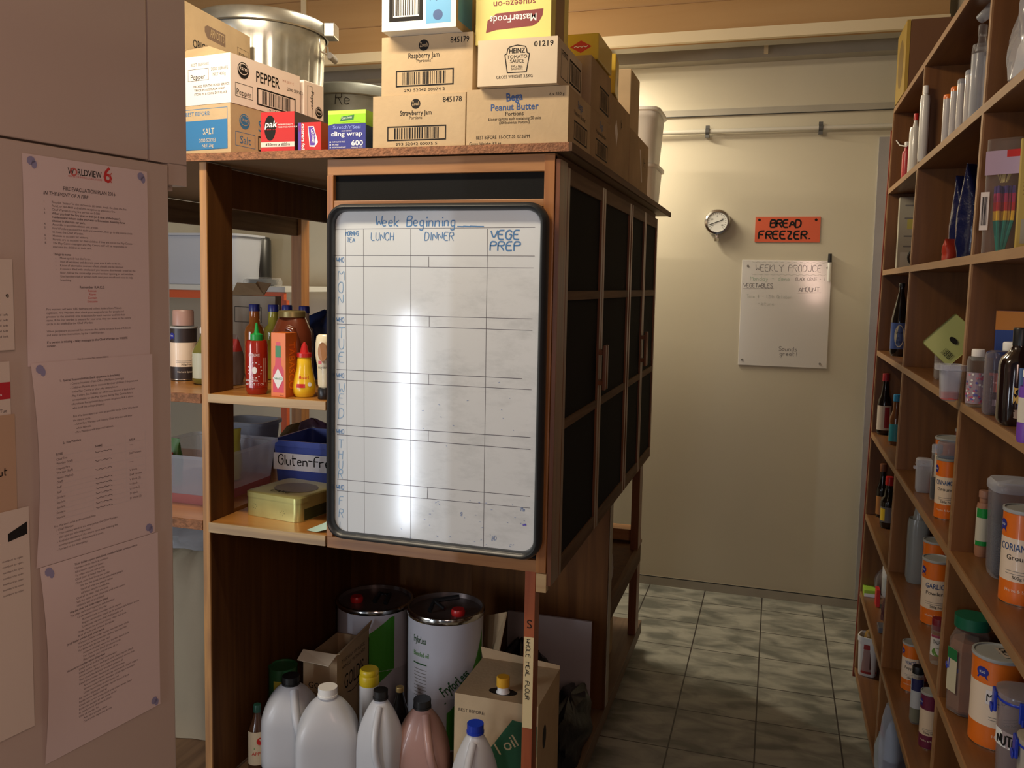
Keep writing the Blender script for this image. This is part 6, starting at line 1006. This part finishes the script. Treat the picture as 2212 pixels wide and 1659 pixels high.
t = thing('spice_jar', 'jar with a dark red lid behind the green-lidded spice jar', 'jar', (x+.105, y+.03, zk)); b = MB(); b.lathe([(r*.8, 0), (r*.86, .01), (r*.86, h*.78)], GLASS); b.build('body', t); b = MB(); b.lathe([(r*.9, h*.76), (r*.92, h*.77), (r*.92, h*.90), (r*.85, h*.92)], MATS['lid_maroon']); b.build('lid', t); b = MB(); b.lathe([(r*.78, .005), (r*.82, .012), (r*.82, h*.5)], BP); b.build('contents', t)
x, y, r = foot(k, 2094, 2196, 1622); h = ht(2150, 1410, x, y, k); tin('orange tin labelled MILD with a note on its lid, lower right', x, y, zk, r, h, '', '', da=.35, hand_='MILD', topnote='CHILLI')
x, y, r = foot(k, 2128, 2236, 1700); clipbox('big clear clip container with a NUTMEG label', x+.01, y-.01, zk, r*.95, ht(2190, 1468, x, y, k)*.92, clear('tub_pink', (.75, .66, .66), .22, .15), clear('lid_pinkish', (.6, .5, .5), .4, .2), n=2.6, text='NUTMEG', fill=(mat('nut_brown', (.22, .15, .12), .8), .45), da=-.12)
clipbox('smaller clip container of cream powder at the lower right edge', x+.0, y-.155, zk, r*.70, .155, mat('cream_fill', (.46, .42, .36), .5), mat('cream_lid', (.42, .38, .30), .35), n=2.6, text='R', da=-.5)
# row G
k = 'G'; zk = SZ[k]
x, y, r = foot(k, 1897, 1922, 1275); bottle('ribbed_bottle', 'white ribbed bottle at the back of the far lower compartment', x+.02, y, zk, .03, .16, MATTE_W, WHITE, neck=.5, sh=.75, labm=mat('label_pale6', (.55, .55, .5), .5))
x, y, r = foot(k, 1886, 1920, 1290); lump('clear_bag', 'small clear bag of sweets in the far lower compartment', 'bag', x+.02, y+.02, zk, .09, .08, .11, CLR, 31)
P = onZ(1872, 1289, zk); carton('small lime green and white box lying at the far end of the low shelf', P.x+.035, P.y, zk, .045, .07, .028, m=mat('lime_box', (.35, .60, .06), .45), front=lambda b, F, W, H: b.rect(F, 0, 0, W, H*.5, WHITE, 2), right=lambda b, R, D, H: b.rect(R, 0, 0, D, H, mat('brown_side', (.12, .07, .05), .5), 1), name='box', cat='box', tape=False, bevel=.001)
P = onZ(1893, 1312, zk); carton('bright red packet standing on the low shelf next to the lime box', P.x+.012, P.y, zk, .014, .05, .07, m=mat('red_pack', (.65, .03, .03), .4), name='packet', cat='packet', tape=False, bevel=.001)
P = onZ(1908, 1345, zk); lump('candy_bag', 'dark red bag of sweets with a green top on the low shelf', 'bag', P.x+.03, P.y+.03, zk, .07, .06, .10, mat('candy_dark', (.07, .02, .025), .3), 33); tag(MB().lathe([(.02, 0), (.024, .012), (.014, .024), (.002, .026)], GREEN, seg=16).build('jar_lid', loc=(P.x+.03, P.y+.03, zk+.103)), 'round green lid on top of the dark red sweet bag', 'lid')
P = onZ(1905, 1362, zk); carton('small dark blister pack lying in front of the sweet bag', P.x+.035, P.y-.03, zk, .05, .06, .02, m=mat('blister', (.12, .12, .14), .25), name='packet', cat='packet', tape=False, bevel=.002)
x, y, r = foot(k, 1946, 1985, 1495); tin('orange tin half hidden at the back of the low middle compartment', x+.06, y+.09, zk, r, .16, '', '', da=-.3)
tin('orange white pepper tin in the low middle compartment', x, y, zk, r, .15, 'WHITE', 'Pepper', da=-.1)
x, y, r = foot(k, 1963, 1990, 1566); bottle('spice_bottle', 'dark-capped bottle with white and navy label beside the white pepper tin', x, y-.0, zk, r*.95, .17, GLASS, BLACK, neck=.8, sh=.8, hn=.02, caph=.12, labm=mat('label_navy', (.50, .52, .55), .5), lab=(.28, .80), draw=lambda b, F, W, H: b.rect(F, -W*.4, H*.6, W*.4, H, mat('navy7', (.02, .02, .10), .5), 3, 8), liq=(mat('seed_olive', (.16, .15, .08), .7), .3))
x, y, r = foot(k, 1984, 2022, 1620); tin('plum-banded spice tin in the low middle compartment', x, y, zk, r, .155, '', '', band=MATS['plum_band'], da=-.1)
bottle('herb_jar', 'tall clear herb jar in front of the plum-banded tin', x+.03, y-.075, zk, r*.6, .15, GLASS, FROST, neck=.85, sh=.85, hn=.02, caph=.1, liq=(mat('herb_olive', (.18, .15, .08), .8), .7), labm=mat('label_pale8', (.45, .48, .32), .5), lab=(.15, .6), cat='jar')
tin('second plum-banded tin, lower right of the first', x+.055, y-.15, zk, r*.9, .13, '', '', band=MATS['plum_band'], da=-.2)
# row H
k = 'H'; zk = SZ[k]
x, y, r = foot(k, 1853, 1894, 1458); h = .165
t = thing('storage_tub', 'white tub with rim and red-brown label at the far end of the bottom shelf', 'tub', (x, y, zk), -.3); b = MB(); b.lathe([(r*.84, 0), (r*.88, .01), (r*.97, h*.86), (r*.97, h*.88), (r*1.05, h*.88), (r*1.05, h), (r*.93, h), (r*.9, h*.5)], WPL, n=4); b.build('body', t); C_ = cyl(0, 0, r*.98, face_cam(x, y)+.3+.1); b = MB(); b.rect(C_, -r*.9, h*.12, r*.9, h*.82, mat('tub_label', (.40, .24, .22), .5), 3, 10); b.rect(C_, -r*.9, h*.70, r*.9, h*.82, mat('tub_red2', (.36, .03, .03), .5), 5, 10); b.rect(C_, r*.05, h*.2, r*.4, h*.7, mat('tub_brown', (.12, .05, .04), .5), 5, 4); b.rect(C_, -r*.9, h*.08, r*.9, h*.14, MATS['tub_red2'], 5, 10); b.build('label', t)
lump('food_packet', 'yellow and red packets poking out of the white tub', 'packet', x, y, zk+h*.52, r*1.1, r*1.1, h*.62, mat('mix_pack', (.35, .2, .05), .4), 5)
x, y, r = foot(k, 1890, 1906, 1480); pouch('silver_packet', 'silver plastic packet beside the white tub', x+.03, y, zk, .07, .05, .13, mat('silver_pack', (.55, .60, .60), .25, metal=.3, bump=.6, bscale=30), rz=.8, seed=3)
x, y, r = foot(k, 1886, 1902, 1570); pouch('chocolate_packet', 'dark brown packet standing at the front of the bottom shelf', x+.02, y, zk, .05, .03, .17, mat('choc_pack', (.07, .025, .02), .35), rz=1.3, seed=13, band=MATS['foil_red'])
x, y, r = foot(k, 1900, 1960, 1700); t = thing('clear_bag', 'tall clear bag holding a blue and white packet at the bottom of the shelving', 'bag', (x+.02, y+.05, zk), .9); b = MB(); b.rings([[(p[0], p[1]*q, zz) for p in rrect(-.085, .085, -.035, .035, .025)] for zz, q in ((0, .9), (.1, 1.1), (.2, .8), (.255, .35))], FROST, True, True, True); b.build('wrapper', t)
b = MB(); b.rings([[(p[0]-.01, p[1]*q, zz) for p in rrect(-.06, .06, -.025, .025, .02)] for zz, q in ((.004, .9), (.06, 1.0), (.15, .8), (.19, .2))], mat('flour_blue', (.30, .36, .45), .5), True, mats=[mat('navy_bag2', (.015, .02, .09), .4), None, None]); b.build('packet', t)
